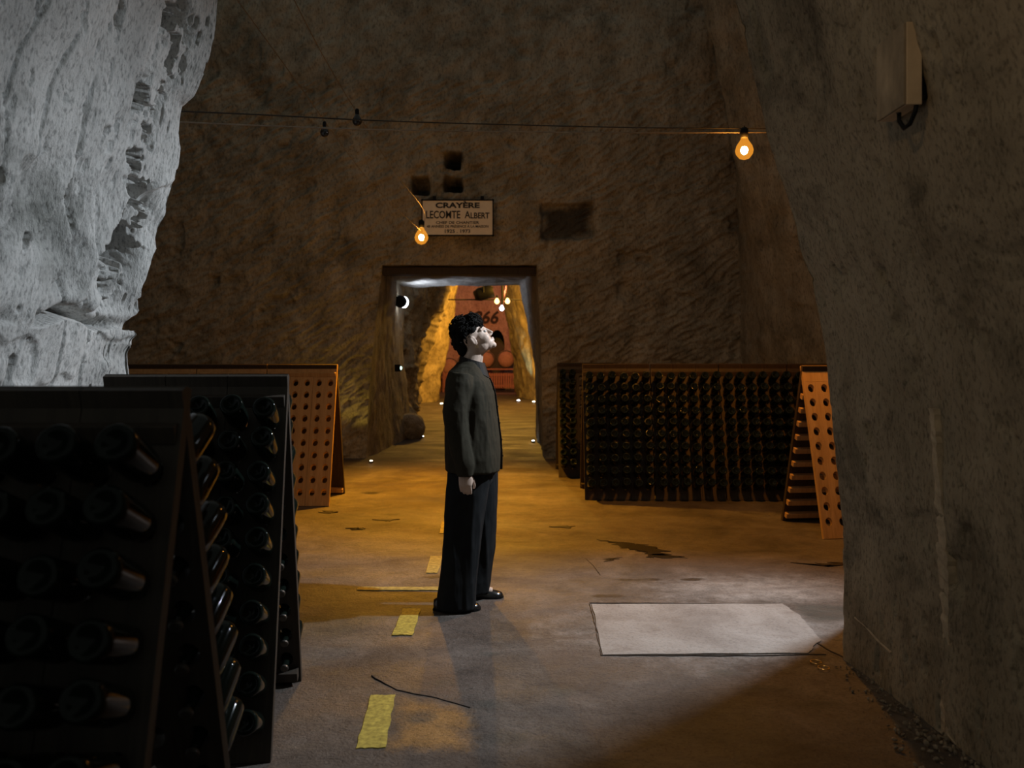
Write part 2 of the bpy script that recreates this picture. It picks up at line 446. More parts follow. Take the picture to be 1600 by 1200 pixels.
def flat_piece(name, pts, material, z0=-0.004, z1=0.0015, parent=floor, jag=0.0, sub=0, label=None):
    """thin slab lying on the floor from a floor outline"""
    if sub:
        out = []
        for a, b in zip(pts, pts[1:] + pts[:1]):
            for k in range(sub):
                t = k / sub
                out.append((a[0] + (b[0] - a[0]) * t + random.uniform(-jag, jag), a[1] + (b[1] - a[1]) * t + random.uniform(-jag, jag)))
        pts = out
    bm = bmesh.new()
    top = [bm.verts.new((x, y, z1)) for x, y in pts]; bot = [bm.verts.new((x, y, z0)) for x, y in pts]
    bm.faces.new(top); n = len(pts)
    for i in range(n): bm.faces.new((bot[i], bot[(i + 1) % n], top[(i + 1) % n], top[i]))
    bmesh.ops.triangulate(bm, faces=[f for f in bm.faces if len(f.verts) > 4])
    o = obj(name, bm, material, parent)
    if label: o['label'] = label
    return o

# concrete patch with its open joints
flat_piece('floor_slab', [fl(925, 944), fl(1222, 944), fl(1250, 962), fl(1282, 1000), fl(1262, 1021), fl(943, 1023)], M['slab'], z1=0.003, jag=0.006, sub=8, label='pale concrete patch')
def crack(pts, w=0.008, name='crack'):
    w = w * 0.38
    L = [Vector((*fl(*p), 0)) for p in pts]
    out = []
    for a, b in zip(L, L[1:]):
        m = max(2, int((b - a).length / 0.04))
        out += [a.lerp(b, k / m) for k in range(m)]
    out.append(L[-1])
    left, right = [], []
    for i, p in enumerate(out):
        t = (out[min(i + 1, len(out) - 1)] - out[max(i - 1, 0)]).normalized(); nrm = Vector((-t.y, t.x, 0))
        ww = w * random.uniform(0.4, 1.3); j = random.uniform(-1, 1) * w * 0.7
        left.append(p + nrm * (ww / 2 + j)); right.append(p - nrm * (ww / 2 - j))
    pts2 = [(v.x, v.y) for v in left] + [(v.x, v.y) for v in reversed(right)]
    bm = bmesh.new(); n = len(left)
    tl = [bm.verts.new((v.x, v.y, 0.0016)) for v in left]; tr = [bm.verts.new((v.x, v.y, 0.0016)) for v in right]
    for i in range(n - 1): bm.faces.new((tl[i], tr[i], tr[i + 1], tl[i + 1]))
    r = bmesh.ops.extrude_face_region(bm, geom=list(bm.faces))
    bmesh.ops.translate(bm, vec=(0, 0, -0.008), verts=[e for e in r['geom'] if isinstance(e, bmesh.types.BMVert)])
    return obj(name, bm, M['crack'], floor)
crack([(921, 941), (930, 975), (940, 1024)], 0.012)
crack([(921, 942), (1010, 942), (1110, 943), (1222, 943)], 0.007)
crack([(940, 1024), (1060, 1024), (1200, 1024), (1290, 1022)], 0.014)
crack([(1228, 958), (1245, 972), (1266, 981)], 0.014)
crack([(1257, 986), (1270, 1000), (1298, 1018), (1322, 1028)], 0.020)
crack([(580, 1055), (620, 1078), (680, 1090), (735, 1105)], 0.012)
crack([(915, 872), (928, 885), (938, 898)], 0.008)
# yellow dashed line and cross bar
for i, q in enumerate([[(630, 951), (658, 951), (645, 992), (613, 992)], [(580, 1086), (617, 1086), (602, 1168), (556, 1169)],
          [(672, 869), (692, 869), (684, 895), (666, 895)], [(690, 815), (702, 815), (698, 833), (687, 833)]]):
    flat_piece('painted_dash', [fl(*p) for p in q], M['paint'] if i < 2 else M['paint_old'], jag=0.004, sub=10)
flat_piece('painted_cross_bar', [fl(560, 917), (fl(690, 917)[0], fl(690, 917)[1]), fl(690, 922), fl(557, 922)], M['paint_old'], jag=0.004, sub=12)
# wet streak: a few ragged slivers of water
def sliver(pts, n=7):
    out = []
    L = [fl(*p) for p in pts]
    for a, b in zip(L, L[1:] + L[:1]):
        for k in range(n):
            t = k / n; out.append((a[0] + (b[0] - a[0]) * t + random.gauss(0, 0.035), a[1] + (b[1] - a[1]) * t + random.gauss(0, 0.018)))
    flat_piece('wet_streak', out, M['wet'], z1=0.0012)
sliver([(958, 849), (975, 847), (1004, 851), (1022, 857), (1045, 866), (1012, 868), (1000, 861), (976, 856)], 5)
sliver([(1015, 866), (1048, 867), (1072, 870), (1040, 872), (1018, 871)], 4)
sliver([(934, 843), (950, 845), (962, 847), (948, 847)], 3)
sliver([(1240, 880), (1290, 880), (1322, 879), (1322, 884), (1284, 883)], 4)
for a, b, w in ((512, 800, 13), (604, 812, 15), (560, 826, 10), (955, 874, 4), (880, 823, 12)):
    sliver([(a - w, b), (a, b - 1.5), (a + w, b - .5), (a + w * .3, b + 1.5)], 4)

# ---- left rock jamb of the arch (lit by the cold floodlight)
YL = 4.3
sil = [(207, 1000), (207, 600), (206, 575), (205, 552), (214, 540), (214, 522), (206, 508), (222, 462), (230, 420), (240, 372), (258, 335), (270, 290), (284, 232), (280, 208),
       (285, 166), (303, 150), (320, 112), (335, 60), (343, 0), (372, -130), (395, -260)]
edge = np.array([at(px, py, YL) for px, py in sil]); edge[0, 2] = 0.0
def shift(c, dx, dy): return np.asarray(c) + np.array([dx, dy, 0.0])
zz_ = edge[:, 2]; pf = np.polyfit(zz_[2:], edge[2:, 0], 2)
smooth_edge = edge.copy(); smooth_edge[:, 0] = np.polyval(pf, np.clip(zz_, 1.0, None))
facet = shift(smooth_edge, -0.050, -0.27); rim = shift(0.5 * smooth_edge + 0.5 * edge, -0.012, -0.07)
colsL = [shift(smooth_edge, -0.20, -3.4), shift(smooth_edge, -0.13, -1.6), facet, rim, edge, shift(smooth_edge, -0.5, 0.55), shift(smooth_edge, -3.0, 1.3)]
def dispL(P):
    x, y, z = P[..., 0], P[..., 1], P[..., 2]
    up = sst(1.66, 1.75, z)
    d = 0.050 * fbm(P, 1.3, 4) + 0.007 * fbm(P, 7, 4) + 0.004 * fbm(P * np.array([1, 2.5, 0.8]), 26, 3)
    # broken flakes along the bevelled corner
    rl = 4.03 - 0.05 * (z - 2.2) + 0.10 * vnoise(P * np.array([0, 0, 2.3]) + 5)
    near = np.exp(-((y - rl) / 0.075) ** 2) * sst(1.7, 2.0, z)
    ch = fbm(P * np.array([1, 1.3, 0.9]) + 3.3, 8.0, 4)
    d -= near * 0.16 * sst(-0.04, 0.06, ch)
    d -= near * 0.05 * sst(0.1, 0.2, fbm(P + 13, 17, 2))
    # slanting flake scars low on the face
    w = (y - 3.0) * 2.1 - z * 0.95 + 0.55 * fbm(P, 1.7, 4)
    saw = w * 2.0 - np.floor(w * 2.0)
    low = up * (1 - sst(1.95, 2.5, z)) * sst(-0.25, 0.15, fbm(P + 31, 1.6, 2))
    d += low * 0.12 * (np.minimum(saw / 0.88, (1 - saw) / 0.12) - 0.75)
    # long thin grooves
    w2 = (y + 0.16 * z) * 4.5 + 0.8 * fbm(P, 0.9, 3)
    g = np.exp(-((w2 - np.round(w2)) / 0.03) ** 2) * sst(0.02, 0.2, fbm(P * np.array([1, 1, .6]) + 9, 2.1, 3))
    d -= 0.03 * g
    # pock marks, small chips
    d -= 0.04 * sst(0.46, 0.58, fbm(P * np.array([1, 1.9, 0.75]) + 21, 6.5, 3))
    d -= 0.016 * sst(0.46, 0.58, fbm(P * np.array([1, 2.2, 0.6]) + 40, 15.0, 3))
    # undercut seam above the base course
    seam = 1.655 + 0.030 * vnoise(P * np.array([3, 4, 0])) + 0.012 * vnoise(P * np.array([9, 13, 0]) + 3)
    dep = sst(-0.25, 0.2, fbm(P * np.array([1, 1, 0]) + 2, 2.6, 2)) * sst(3.1, 3.6, y)
    d -= 0.20 * dep * np.exp(-(np.maximum(z - seam, 0) / 0.045) ** 2) * sst(-0.006, 0.006, z - seam)
    # chipped edge of the base course
    d -= 0.018 * (1 - up) * sst(0.12, 0.3, fbm(P + 17, 4.0, 3))
    return d
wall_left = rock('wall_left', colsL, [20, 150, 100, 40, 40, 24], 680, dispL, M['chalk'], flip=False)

# ---- right rock jamb of the arch
YR = 4.14
silr = [(1322, 1029.4), (1321, 930), (1320, 840), (1311, 740), (1300, 640), (1290, 560), (1285, 520), (1268, 455), (1250, 400), (1238, 350), (1225, 290), (1208, 232), (1195, 180), (1170, 90), (1145, 0), (1105, -150), (1070, -300)]
edr = np.array([at(px, py, YR) for px, py in silr]); edr[0, 2] = 0.0
backc = edr.copy(); backc[:, 0] = 1.97; backc[:, 1] = 4.73  # unseen back edge, shaped upright to cast a straight shadow across the floor
farc = backc + np.array([3.2, 0.05, 0.0])
colsR = [farc, backc, edr, shift(edr, 0.10, -1.5), shift(edr, 0.2, -3.4)]
def dispR(P):
    x, y, z = P[..., 0], P[..., 1], P[..., 2]
    vis = 1 - sst(4.2, 4.6, y)
    d = 0.03 * fbm(P, 1.5, 5) + 0.007 * fbm(P, 10, 4)
    d -= 0.03 * sst(0.40, 0.58, fbm(P * np.array([1, 1, 0.55]) + 8, 5.0, 3))
    d -= 0.010 * sst(0.30, 0.5, fbm(P * np.array([1, 1, 0.6]) + 14, 16.0, 3))
    d -= 0.03 * np.exp(-((z - 1.22) / 0.10) ** 2 - ((y - 4.04) / 0.05) ** 2)
    return d * vis
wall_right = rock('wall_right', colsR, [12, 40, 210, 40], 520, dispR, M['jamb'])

# mortar strip, thin scratch and rubble on and below the right jamb
def jamb_x(y, z):
    return float(np.interp(z, edr[:, 2], edr[:, 0])) + (YR - y) * 0.0667
bm = bmesh.new(); rs = []
for k in range(60):
    z = 1.30 * k / 59; y = 3.27 + 0.02 * math.sin(z * 3) + random.uniform(-.004, .004); w = (0.046 + 0.012 * math.sin(z * 9 + 1)) * (1 - 0.6 * k / 59)
    x = jamb_x(y, z)
    rs.append([(x + 0.05, y - w, z), (x - 0.004 + random.uniform(-.004, .002), y - w, z), (x - 0.008 + random.uniform(-.005, .005), y, z), (x - 0.004 + random.uniform(-.004, .002), y + w, z), (x + 0.05, y + w, z)])
rings(bm, rs)
obj('mortar_strip', bm, M['dryrock'], wall_right)
bm = bmesh.new()
pts = [at(1340, 965, 4.03), at(1365, 978, 3.93), at(1390, 998, 3.83), at(1420, 1020, 3.70)]
tube(bm, [(jamb_x(p.y, p.z) - 0.004, p.y, p.z) for p in pts], 0.006, 6)
obj('scratch_line', bm, M['dryrock'], wall_right)
bm = bmesh.new()
for k in range(260):
    t = random.random() ** 0.8
    y = 4.05 - 1.25 * t; x = jamb_x(y, 0) - abs(random.gauss(0.02, 0.07 + 0.06 * t)); s = random.uniform(0.003, 0.013) * (1.25 if t > 0.5 else 0.8)
    m = Matrix.Translation((x, y, s * 0.35)) @ Euler((random.random() * 6, random.random() * 6, random.random() * 6)).to_matrix().to_4x4() @ Matrix.Diagonal((s, s * random.uniform(.5, 1), s * random.uniform(.35, .7), 1))
    bmesh.ops.create_icosphere(bm, subdivisions=1, radius=1, matrix=m)
tag(obj('chalk_rubble', bm, simple('dull_rubble', (0.24, 0.20, 0.145), 0.95, var=0.4, nscale=30)), 'crumbled chalk rubble strewn along the foot of the right rock', 'rubble', kind='stuff')

# ---- chamber back wall with the passage doorway
YB, LEAN = 12.4, 0.03
def wall_y(z): return YB - LEAN * z
XLD = lambda z: np.interp(z, [0, 1.0, 2.0, 2.87], [-2.17, -2.12, -2.02, -1.93])
XRD = lambda z: np.interp(z, [0, 1.0, 2.0, 2.87], [0.47, 0.45, 0.42, 0.37])
ZD = 2.87
holes = [(645, 670, 277, 302, .40), (695, 722, 279, 298, .45), (696, 720, 241, 262, .45), (847, 926, 318, 372, .10)]
hx = [(at(a, c, 12.3), at(b, d, 12.3), dep) for a, b, c, d, dep in holes]
def dispB(X, Z):
    p = np.stack([X, np.zeros_like(X), Z], -1)
    d = 0.10 * fbm(p, 0.55, 4) + 0.035 * fbm(p, 2.4, 4)
    s = np.stack([X * 0.8 + Z * 0.9, np.zeros_like(X), Z * 0.9 - X * 0.75], -1) + 0.35 * np.stack([fbm(p, 1.2, 3), 0 * X, fbm(p + 4, 1.2, 3)], -1)
    d += 0.022 * ridge(s * np.array([1.0, 1, 3.4]), 1.9, 3)
    s2 = np.stack([(X + 0.55 * Z), np.zeros_like(X), (Z - 0.55 * X)], -1) + 0.12 * np.stack([fbm(p, 1.5, 3), 0 * X, fbm(p + 6, 1.5, 3)], -1)
    d += 0.020 * vnoise(s2 * np.array([4.5, 1, 17.0])) + 0.012 * vnoise(s2 * np.array([9.0, 1, 30.0]) + 5)
    d += 0.014 * fbm(p, 11, 3)
    d -= 0.05 * sst(0.40, 0.62, fbm(p + 7, 3.0, 3))
    for a, b, dep in hx:
        e = 0.03 * fbm(p, 5, 3)
        mx = sst(a.x - .03, a.x + .02, X + e) * (1 - sst(b.x - .02, b.x + .03, X + e))
        mz = sst(b.z - .03, b.z + .02, Z + e) * (1 - sst(a.z - .02, a.z + .03, Z + e))
        d -= dep * mx * mz
    return d
def bpt(X, Z):
    return np.stack([X, wall_y(Z) - dispB(X, Z), Z], -1)
VV, QQ, off = [], [], 0
XR_END = 3.55
zs_low = np.linspace(0, ZD, 220); zs_top = np.r_[np.linspace(ZD, 5.6, 210, endpoint=False), np.linspace(5.6, 7.5, 40)]
u = np.linspace(0, 1, 230)
for side in range(2):
    Z = np.repeat(zs_low[None, :], len(u), 0)
    if side == 0: X = -6.2 + (XLD(Z) + 6.2) * u[:, None] ** 0.8
    else: X = XRD(Z) + (XR_END - XRD(Z)) * u[:, None]
    V, Q = grid_mesh('', bpt(X, Z)); VV.append(V); QQ.append(Q + off); off += len(V)
xs = np.linspace(-6.2, XR_END, 700)
X, Z = np.meshgrid(xs, zs_top, indexing='ij')
V, Q = grid_mesh('', bpt(X, Z)); VV.append(V); QQ.append(Q + off)
wb_me = from_arrays('wall_back', np.concatenate(VV), np.concatenate(QQ))
pv = np.concatenate(VV) * np.array([1, 0, 1]); soot_and_shade = np.zeros(len(pv))
for (a, b, dep), amt, sf in zip(hx, (0.75, 0.9, 0.85, 0.85), (.05, .05, .05, .12)):  # paints shade into the niches, and the dark stain on the wide patch
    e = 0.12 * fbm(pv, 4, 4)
    soot_and_shade = np.maximum(soot_and_shade, amt * sst(a.x - sf, a.x + sf, pv[:, 0] + e) * (1 - sst(b.x - sf, b.x + sf, pv[:, 0] + e)) * sst(b.z - sf, b.z + sf, pv[:, 2] + e) * (1 - sst(a.z - sf, a.z + sf, pv[:, 2] + e)))
wb_me.attributes.new('soot_and_shade', 'FLOAT', 'POINT').data.foreach_set('value', soot_and_shade.astype(np.float32))
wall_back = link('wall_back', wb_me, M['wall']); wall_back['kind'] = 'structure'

# passage through the back wall
def ring_pts(f):
    """outline of the passage at depth fraction f, left foot -> left head -> right head -> right foot"""
    zz = np.linspace(0, ZD, 60)
    xl = (1 - f) * XLD(zz) + f * np.interp(zz, [0, 1.5, ZD], [-1.93, -2.05, -2.12])
    xr = (1 - f) * XRD(zz) + f * np.interp(zz, [0, 1.3, ZD], [0.46, 0.43, 0.13])
    top = np.linspace(xl[-1], xr[-1], 60)[1:-1]
    L = np.stack([xl, zz], -1); T = np.stack([top, np.full_like(top, ZD)], -1); R_ = np.stack([xr[::-1], zz[::-1]], -1)
    return np.concatenate([L, T, R_])
nf = 90; Y1 = 15.9; P = np.zeros((nf, 178, 3))
for k, f in enumerate(np.linspace(0, 1, nf)):
    r = ring_pts(f)
    y0 = bpt(r[:, 0], r[:, 1])[:, 1]
    P[k, :, 0] = r[:, 0]; P[k, :, 2] = r[:, 1]; P[k, :, 1] = y0 * (1 - f) + Y1 * f
n = normals(P); fade = sst(0, 0.12, np.linspace(0, 1, nf))[:, None]
d = (0.06 * fbm(P, 1.2, 4) + 0.025 * fbm(P, 6, 3)) * fade
rough_left = sst(-1.2, -1.8, P[..., 0]) * 0
P = P + n * d[..., None]
P[..., 2] = np.maximum(P[..., 2], -0.02)
V, Q = grid_mesh('', P)
wall_passage = link('wall_passage', from_arrays('wall_passage', V, Q), M['wall']); wall_passage['kind'] = 'structure'
# dark strip standing in for the shaded recess at the doorway head
bm = bmesh.new(); box(bm, (-0.78, 12.62, 2.80), (2.36, 0.30, 0.11), bevel=0.015)
o = obj('recess_shade_strip', bm, M['dark_wood'], wall_passage)

# chamber side walls
def dispC(P): return 0.10 * fbm(P, 0.7, 4) + 0.03 * fbm(P, 3, 4) + 0.02 * ridge(P * np.array([1, 1, 2.2]), 2.2, 3)
rock('wall_chamber_right', [[(XR_END - .12, 12.55, 0), (XR_END - .25, 12.4, 7)], [(3.75, 11.2, 0), (3.2, 11.2, 3.2), (2.4, 11.2, 7)], [(4.9, 6.6, 0), (4.3, 6.6, 3.2), (3.4, 6.6, 7)], [(5.3, 4.5, 0), (4.8, 4.5, 3.2), (4.0, 4.5, 7)]],
     [50, 130, 30], 220, dispC, M['wall'], soften=4)
rock('wall_chamber_left', [[(-6.0, 4.5, 0), (-5.6, 4.5, 7)], [(-6.0, 12.6, 0), (-5.8, 12.6, 7)]], [80], 100, dispC, M['wall'])

# ---- chamber beyond the passage
def dispF(P): return 0.16 * fbm(P, 0.6, 4) + 0.10 * fbm(P, 2.2, 4)
def dispF2(P): return 0.16 * fbm(P, 0.6, 4) + 0.30 * ridge(P, 1.4, 4) - 0.10
rock('wall_far_rough', [[(-2.3, 15.7, 0), (-2.3, 15.7, 3.6)], [(-2.10, 17.0, 0), (-2.0, 17.0, 2), (-1.85, 17, 3.6)], [(-2.42, 20.0, 0), (-2.1, 20, 1.6), (-1.42, 20.0, 3.7)], [(-5, 22.0, 0), (-4.5, 22, 1.6), (-4.0, 22.0, 3.7)]],
     [30, 90, 30], 160, dispF2, M['far'], soften=2)
rock('wall_far_left', [[(-6.5, 26.0, 0), (-6, 26, 5.5)], [(-3.4, 27.2, 0), (-3.0, 27.2, 2), (-2.6, 27.2, 5.5)], [(-2.52, 28.2, 0), (-2.30, 28.2, 1.5), (-1.86, 28.2, 3.0), (-1.75, 28.2, 5.5)], [(-2.9, 31, 0), (-2.6, 31, 1.5), (-2.3, 31, 5.5)], [(-5, 37, 0), (-5, 37, 5.5)]],
     [50, 70, 40, 30], 140, dispF, M['far'], soften=2)
rock('wall_far_right', [[(1.2, 37, 0), (1.2, 37, 5.5)], [(0.22, 32, 0), (-0.12, 32, 1.6), (-0.32, 32, 3.6), (-0.4, 32, 5.5)], [(0.62, 29.8, 0), (0.40, 29.8, 1.6), (0.16, 29.8, 3.6), (0.05, 29.8, 5.5)], [(1.6, 27.0, 0), (1.2, 27, 2), (0.7, 27.0, 5.5)], [(3.2, 22.0, 0), (2.7, 22, 2), (1.9, 22, 5.5)], [(3.6, 16, 0), (3.2, 16, 2), (2.4, 16, 5.5)]],
     [30, 60, 60, 60, 40], 140, dispF, M['far'], soften=2)
# rose back wall with a dark arched opening
YF = 38.0
VV, QQ, off = [], [], 0
zl = np.linspace(0, 2.75, 40)
arch = np.sqrt(np.clip(1 - np.clip((zl - 2.1) / 0.66, 0, 1) ** 2, 0, 1))
for side in range(2):
    Z = np.repeat(zl[None, :], 40, 0); uu = np.linspace(0, 1, 40)[:, None]
    xl = -0.68 - 0.34 * arch; xr = -0.68 + 0.34 * arch
    X = (-5 + (xl + 5) * uu) if side == 0 else (xr + (3 - xr) * uu)
    p = np.stack([X, np.full_like(X, YF), Z], -1); p[..., 1] -= 0.05 * fbm(p, 1.5, 4)
    V, Q = grid_mesh('', p); VV.append(V); QQ.append(Q + off); off += len(V)
X, Z = np.meshgrid(np.linspace(-5, 3, 80), np.linspace(2.75, 7, 40), indexing='ij')
p = np.stack([X, np.full_like(X, YF), Z], -1); p[..., 1] -= 0.05 * fbm(p, 1.5, 4)
V, Q = grid_mesh('', p); VV.append(V); QQ.append(Q + off)
wall_far_back = link('wall_far_back', from_arrays('wall_far_back', np.concatenate(VV), np.concatenate(QQ)), M['red']); wall_far_back['kind'] = 'structure'
bm = bmesh.new(); box(bm, (-0.68, YF + 1.1, 1.4), (1.6, 2.0, 3.2))
bmesh.ops.delete(bm, geom=[f for f in bm.faces if f.calc_center_median().y < YF + 0.2], context='FACES')
obj('arch_recess', bm, M['iron'], wall_far_back)  # dark colour stands in for the shade inside the arch
me = text_mesh('1866', 0.78, 0.02, 'RIGHT', 0.25, 0.01)
o = link('painted_digits', me, M['digits'], wall_far_back)
o.location = (-0.60, YF - 0.08, EYE + (558.5 - 497) / FPX * YF); o.rotation_euler = (math.pi / 2, 0, 0)
tmax = max(v.co.x for v in me.vertices)
o.location.x = (779.5 - 800) / FPX * YF - tmax

# ================================================================== RIDDLING RACKS
RACK_H, SPREAD, UNIT, NC, NR = 1.435, 0.82, 0.735, 6, 10
TILT = math.atan2(SPREAD / 2, RACK_H); BL = RACK_H / math.cos(TILT)
PW = UNIT / 3; CW = PW / 2; RH = 0.127; V0 = 0.14; TH = 0.035
HRX, HRV = 0.029, 0.036

def plank_mesh(solid=False):
    bm = bmesh.new(); seg = 16
    def cell(u0, u1, v0, v1, hole):
        cu, cv = (u0 + u1) / 2, (v0 + v1) / 2
        for w, sgn in ((0.0, 1), (-TH, -1)):
            if hole:
                ring, sq = [], []
                for k in range(seg):
                    a = 2 * math.pi * (k + 0.5) / seg; c, s = math.cos(a), math.sin(a)
                    ring.append(bm.verts.new((cu + HRX * c, w, cv + HRV * s - (0.012 if w < 0 else 0))))
                    mm = max(abs(c), abs(s))
                    sq.append(bm.verts.new((cu + (u1 - u0) / 2 * c / mm, w, cv + (v1 - v0) / 2 * s / mm)))
                for k in range(seg):
                    j = (k + 1) % seg
                    # corner vertices are skipped by the square sampling: add them
                    a0 = 2 * math.pi * (k + 0.5) / seg; a1 = 2 * math.pi * (k + 1.5) / seg
                    diag = None
                    for q in range(4):
                        dd = math.pi / 4 + q * math.pi / 2
                        if a0 < dd < a1: diag = dd
                    vs = [ring[k], sq[k]]
                    if diag is not None:
                        vs.append(bm.verts.new((cu + (u1 - u0) / 2 * math.copysign(1, math.cos(diag)), w, cv + (v1 - v0) / 2 * math.copysign(1, math.sin(diag)))))
                    vs += [sq[j], ring[j]]
                    bm.faces.new(vs)
                if sgn == 1: front = ring
                else:
                    for k in range(seg):
                        j = (k + 1) % seg; bm.faces.new((front[k], front[j], ring[j], ring[k]))
            else:
                bm.faces.new([bm.verts.new(p) for p in ((u0, w, v0), (u1, w, v0), (u1, w, v1), (u0, w, v1))])
    g = 0.0015; a, b = g, PW - g
    cell(a, b, 0.002, V0 - RH / 2, False); cell(a, b, V0 + RH * (NR - .5), BL - 0.004, False)
    for r in range(NR):
        for c in range(2):
            cell(a + (b - a) / 2 * c, a + (b - a) / 2 * (c + 1), V0 + RH * (r - .5), V0 + RH * (r + .5), not solid)
    z0, z1 = 0.002, BL - 0.004
    for q in (((a, 0, z0), (a, -TH, z0), (a, -TH, z1), (a, 0, z1)), ((b, 0, z0), (b, -TH, z0), (b, -TH, z1), (b, 0, z1)),
              ((a, 0, z0), (b, 0, z0), (b, -TH, z0), (a, -TH, z0)), ((a, 0, z1), (b, 0, z1), (b, -TH, z1), (a, -TH, z1))):
        bm.faces.new([bm.verts.new(p) for p in q])
    bmesh.ops.remove_doubles(bm, verts=bm.verts, dist=1e-5)
    return bm_mesh(bm, 'plank')
PLANK = {}
for k in ('wood', 'dark_wood', 'mid_wood'):
    PLANK[k] = plank_mesh(); PLANK[k].materials.append(M[k])
PLANK['solid'] = plank_mesh(True); PLANK['solid'].materials.append(M['mid_wood'])  # unpierced and darker, so shade shows through the front boards' holes
def batten_mesh(material):
    bm = bmesh.new(); box(bm, (UNIT / 2, 0, 0), (UNIT - 0.02, 0.05, 0.045), bevel=0.003)
    me = bm_mesh(bm, 'batten'); me.materials.append(material); return me
BATTEN = {'wood': batten_mesh(M['wood']), 'dark_wood': batten_mesh(M['dark_wood']), 'mid_wood': batten_mesh(M['mid_wood'])}
def hinge_mesh():
    bm = bmesh.new(); lathe(bm, [(0.009, -0.03), (0.011, -0.03), (0.011, 0.03), (0.009, 0.03)], 10, Matrix.Rotation(math.pi / 2, 4, 'Y'))
    me = bm_mesh(bm, 'hinge'); me.materials.append(M['iron']); return me
HINGE = hinge_mesh()

# frame of a board in rack space: u along X, v up the board, w outward
def board_frame(back):
    s = 1 if back else -1
    up = Vector((0, -s * math.sin(TILT), math.cos(TILT)))
    out = Vector((0, s * math.cos(TILT), math.sin(TILT)))
    org = Vector((0, s * (SPREAD / 2), 0)) + Vector((0, s * 0.002, 0))
    return org, up, out
def board_matrix(back):
    org, up, out = board_frame(back)
    m = Matrix.Identity(4)
    m.col[0][:3] = (1, 0, 0); m.col[1][:3] = out; m.col[2][:3] = up; m.col[3][:3] = org
    return m

def rack(pos, rz, style, label, group=None, battens=False, solid_back=False):
    r = empty('riddling_rack', pos, rz)
    tag(r, label, 'bottle rack', group)
    for back in (False, True):
        bmx = board_matrix(back)
        for k in range(3):
            p = link('plank', PLANK['solid' if solid_back and back else style], None, r)
            p.matrix_local = bmx @ Matrix.Translation((k * PW, 0, 0))
        if battens and back:
            for j in range(NR + 1):
                b = link('batten', BATTEN[style], None, r)
                b.matrix_local = bmx @ Matrix.Translation((0, -TH - 0.024, max(0.02, V0 + RH * (j - .5))))
        if not battens:
            for v in (0.06, BL - 0.10):
                b = link('batten', BATTEN[style], None, r)
                b.matrix_local = bmx @ Matrix.Translation((0, -TH - 0.024, v))
    for x in (0.12, UNIT - 0.12):
        h = link('hinge', HINGE, None, r); h.location = (x, 0, RACK_H - 0.035)
    return r

# bottle: base at origin, mouth at +Z
BPROF = [(0.002, 0.022), (0.012, 0.018), (0.026, 0.006), (0.032, 0.0), (0.039, 0.001), (0.0435, 0.008), (0.044, 0.03), (0.044, 0.130), (0.0425, 0.150), (0.037, 0.175), (0.0285, 0.200),
         (0.021, 0.225), (0.0165, 0.250), (0.0148, 0.280), (0.0150, 0.287), (0.0172, 0.288), (0.0172, 0.300), (0.012, 0.302)]
def bottle_mesh(seg):
    bm = bmesh.new(); lathe(bm, BPROF, seg); me = bm_mesh(bm, 'bottle', True); me.materials.append(M['bottle']); return me
BOTTLE_NEAR, BOTTLE_FAR = bottle_mesh(32), bottle_mesh(16)
bm = bmesh.new(); lathe(bm, [(0.0135, 0.294), (0.0178, 0.2945), (0.0178, 0.303), (0.014, 0.3055)], 18); CAP = bm_mesh(bm, 'crown_cap'); CAP.materials.append(M['cap'])
ORD = ['', 'first', 'second', 'third', 'fourth', 'fifth', 'sixth', 'seventh', 'eighth', 'ninth', 'tenth']
def bottles(r, cells, place, group, back=False, near=False, drop=8):
    org, up, out = board_frame(back)
    R0 = Matrix.Translation(r.location) @ Matrix.Rotation(r.rotation_euler.z, 4, 'Z')
    for row, c in cells:                                   # row 0 = top, column 0 = left in the photo
        v = V0 + RH * (NR - 1 - row); uu = CW * (c + 0.5)
        hole = org + up * v + Vector((uu, 0, 0))
        ang = math.radians(drop + random.uniform(-2.5, 2.5))
        axis = (-out * math.cos(ang) - up * math.sin(ang)).normalized()
        axis = (axis + Vector((random.uniform(-.025, .025), 0, 0))).normalized()
        base = hole - axis * (0.205 + random.uniform(-.006, .008)) - up * 0.004
        q = axis.to_track_quat('Z', 'X').to_matrix().to_4x4() @ Matrix.Rotation(random.random() * 6.28, 4, 'Z')
        b = link('bottle', BOTTLE_NEAR if near else BOTTLE_FAR)
        b.matrix_world = R0 @ Matrix.Translation(base) @ q
        cc = c + 1 if not back else NC - c
        tag(b, 'dark glass bottle, %s row down, %s column from left, %s' % (ORD[row + 1], ORD[cc], place), 'bottle', group)
        if near: link('crown_cap', CAP, None, b)

ALLROWS = range(NR)
# nearest rack, front left (right end at X = -0.78)
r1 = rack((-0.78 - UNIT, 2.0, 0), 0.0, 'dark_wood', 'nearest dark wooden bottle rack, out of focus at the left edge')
bottles(r1, [(r, c) for r in range(7) for c in (2, 3, 4, 5)], 'front of nearest left rack', 'bottles in the front board of the nearest rack', near=True)
bottles(r1, [(r, 5) for r in range(8)], 'back of nearest left rack', 'bottles in the back board of the nearest rack', back=True, near=True)
# second rack
rz2 = math.radians(6.2)
p2 = Vector((-0.937, 3.49, 0)) - Vector((math.cos(rz2), math.sin(rz2), 0)) * UNIT
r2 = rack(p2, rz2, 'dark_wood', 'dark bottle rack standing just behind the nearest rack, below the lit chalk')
bottles(r2, [(r, c) for r in ALLROWS for c in (2, 3, 4, 5)], 'front of second left rack', 'bottles in the front board of the second rack', near=True)
bottles(r2, [(r, 5) for r in ALLROWS], 'back of second left rack', 'bottles in the back board of the second rack', back=True, near=True)
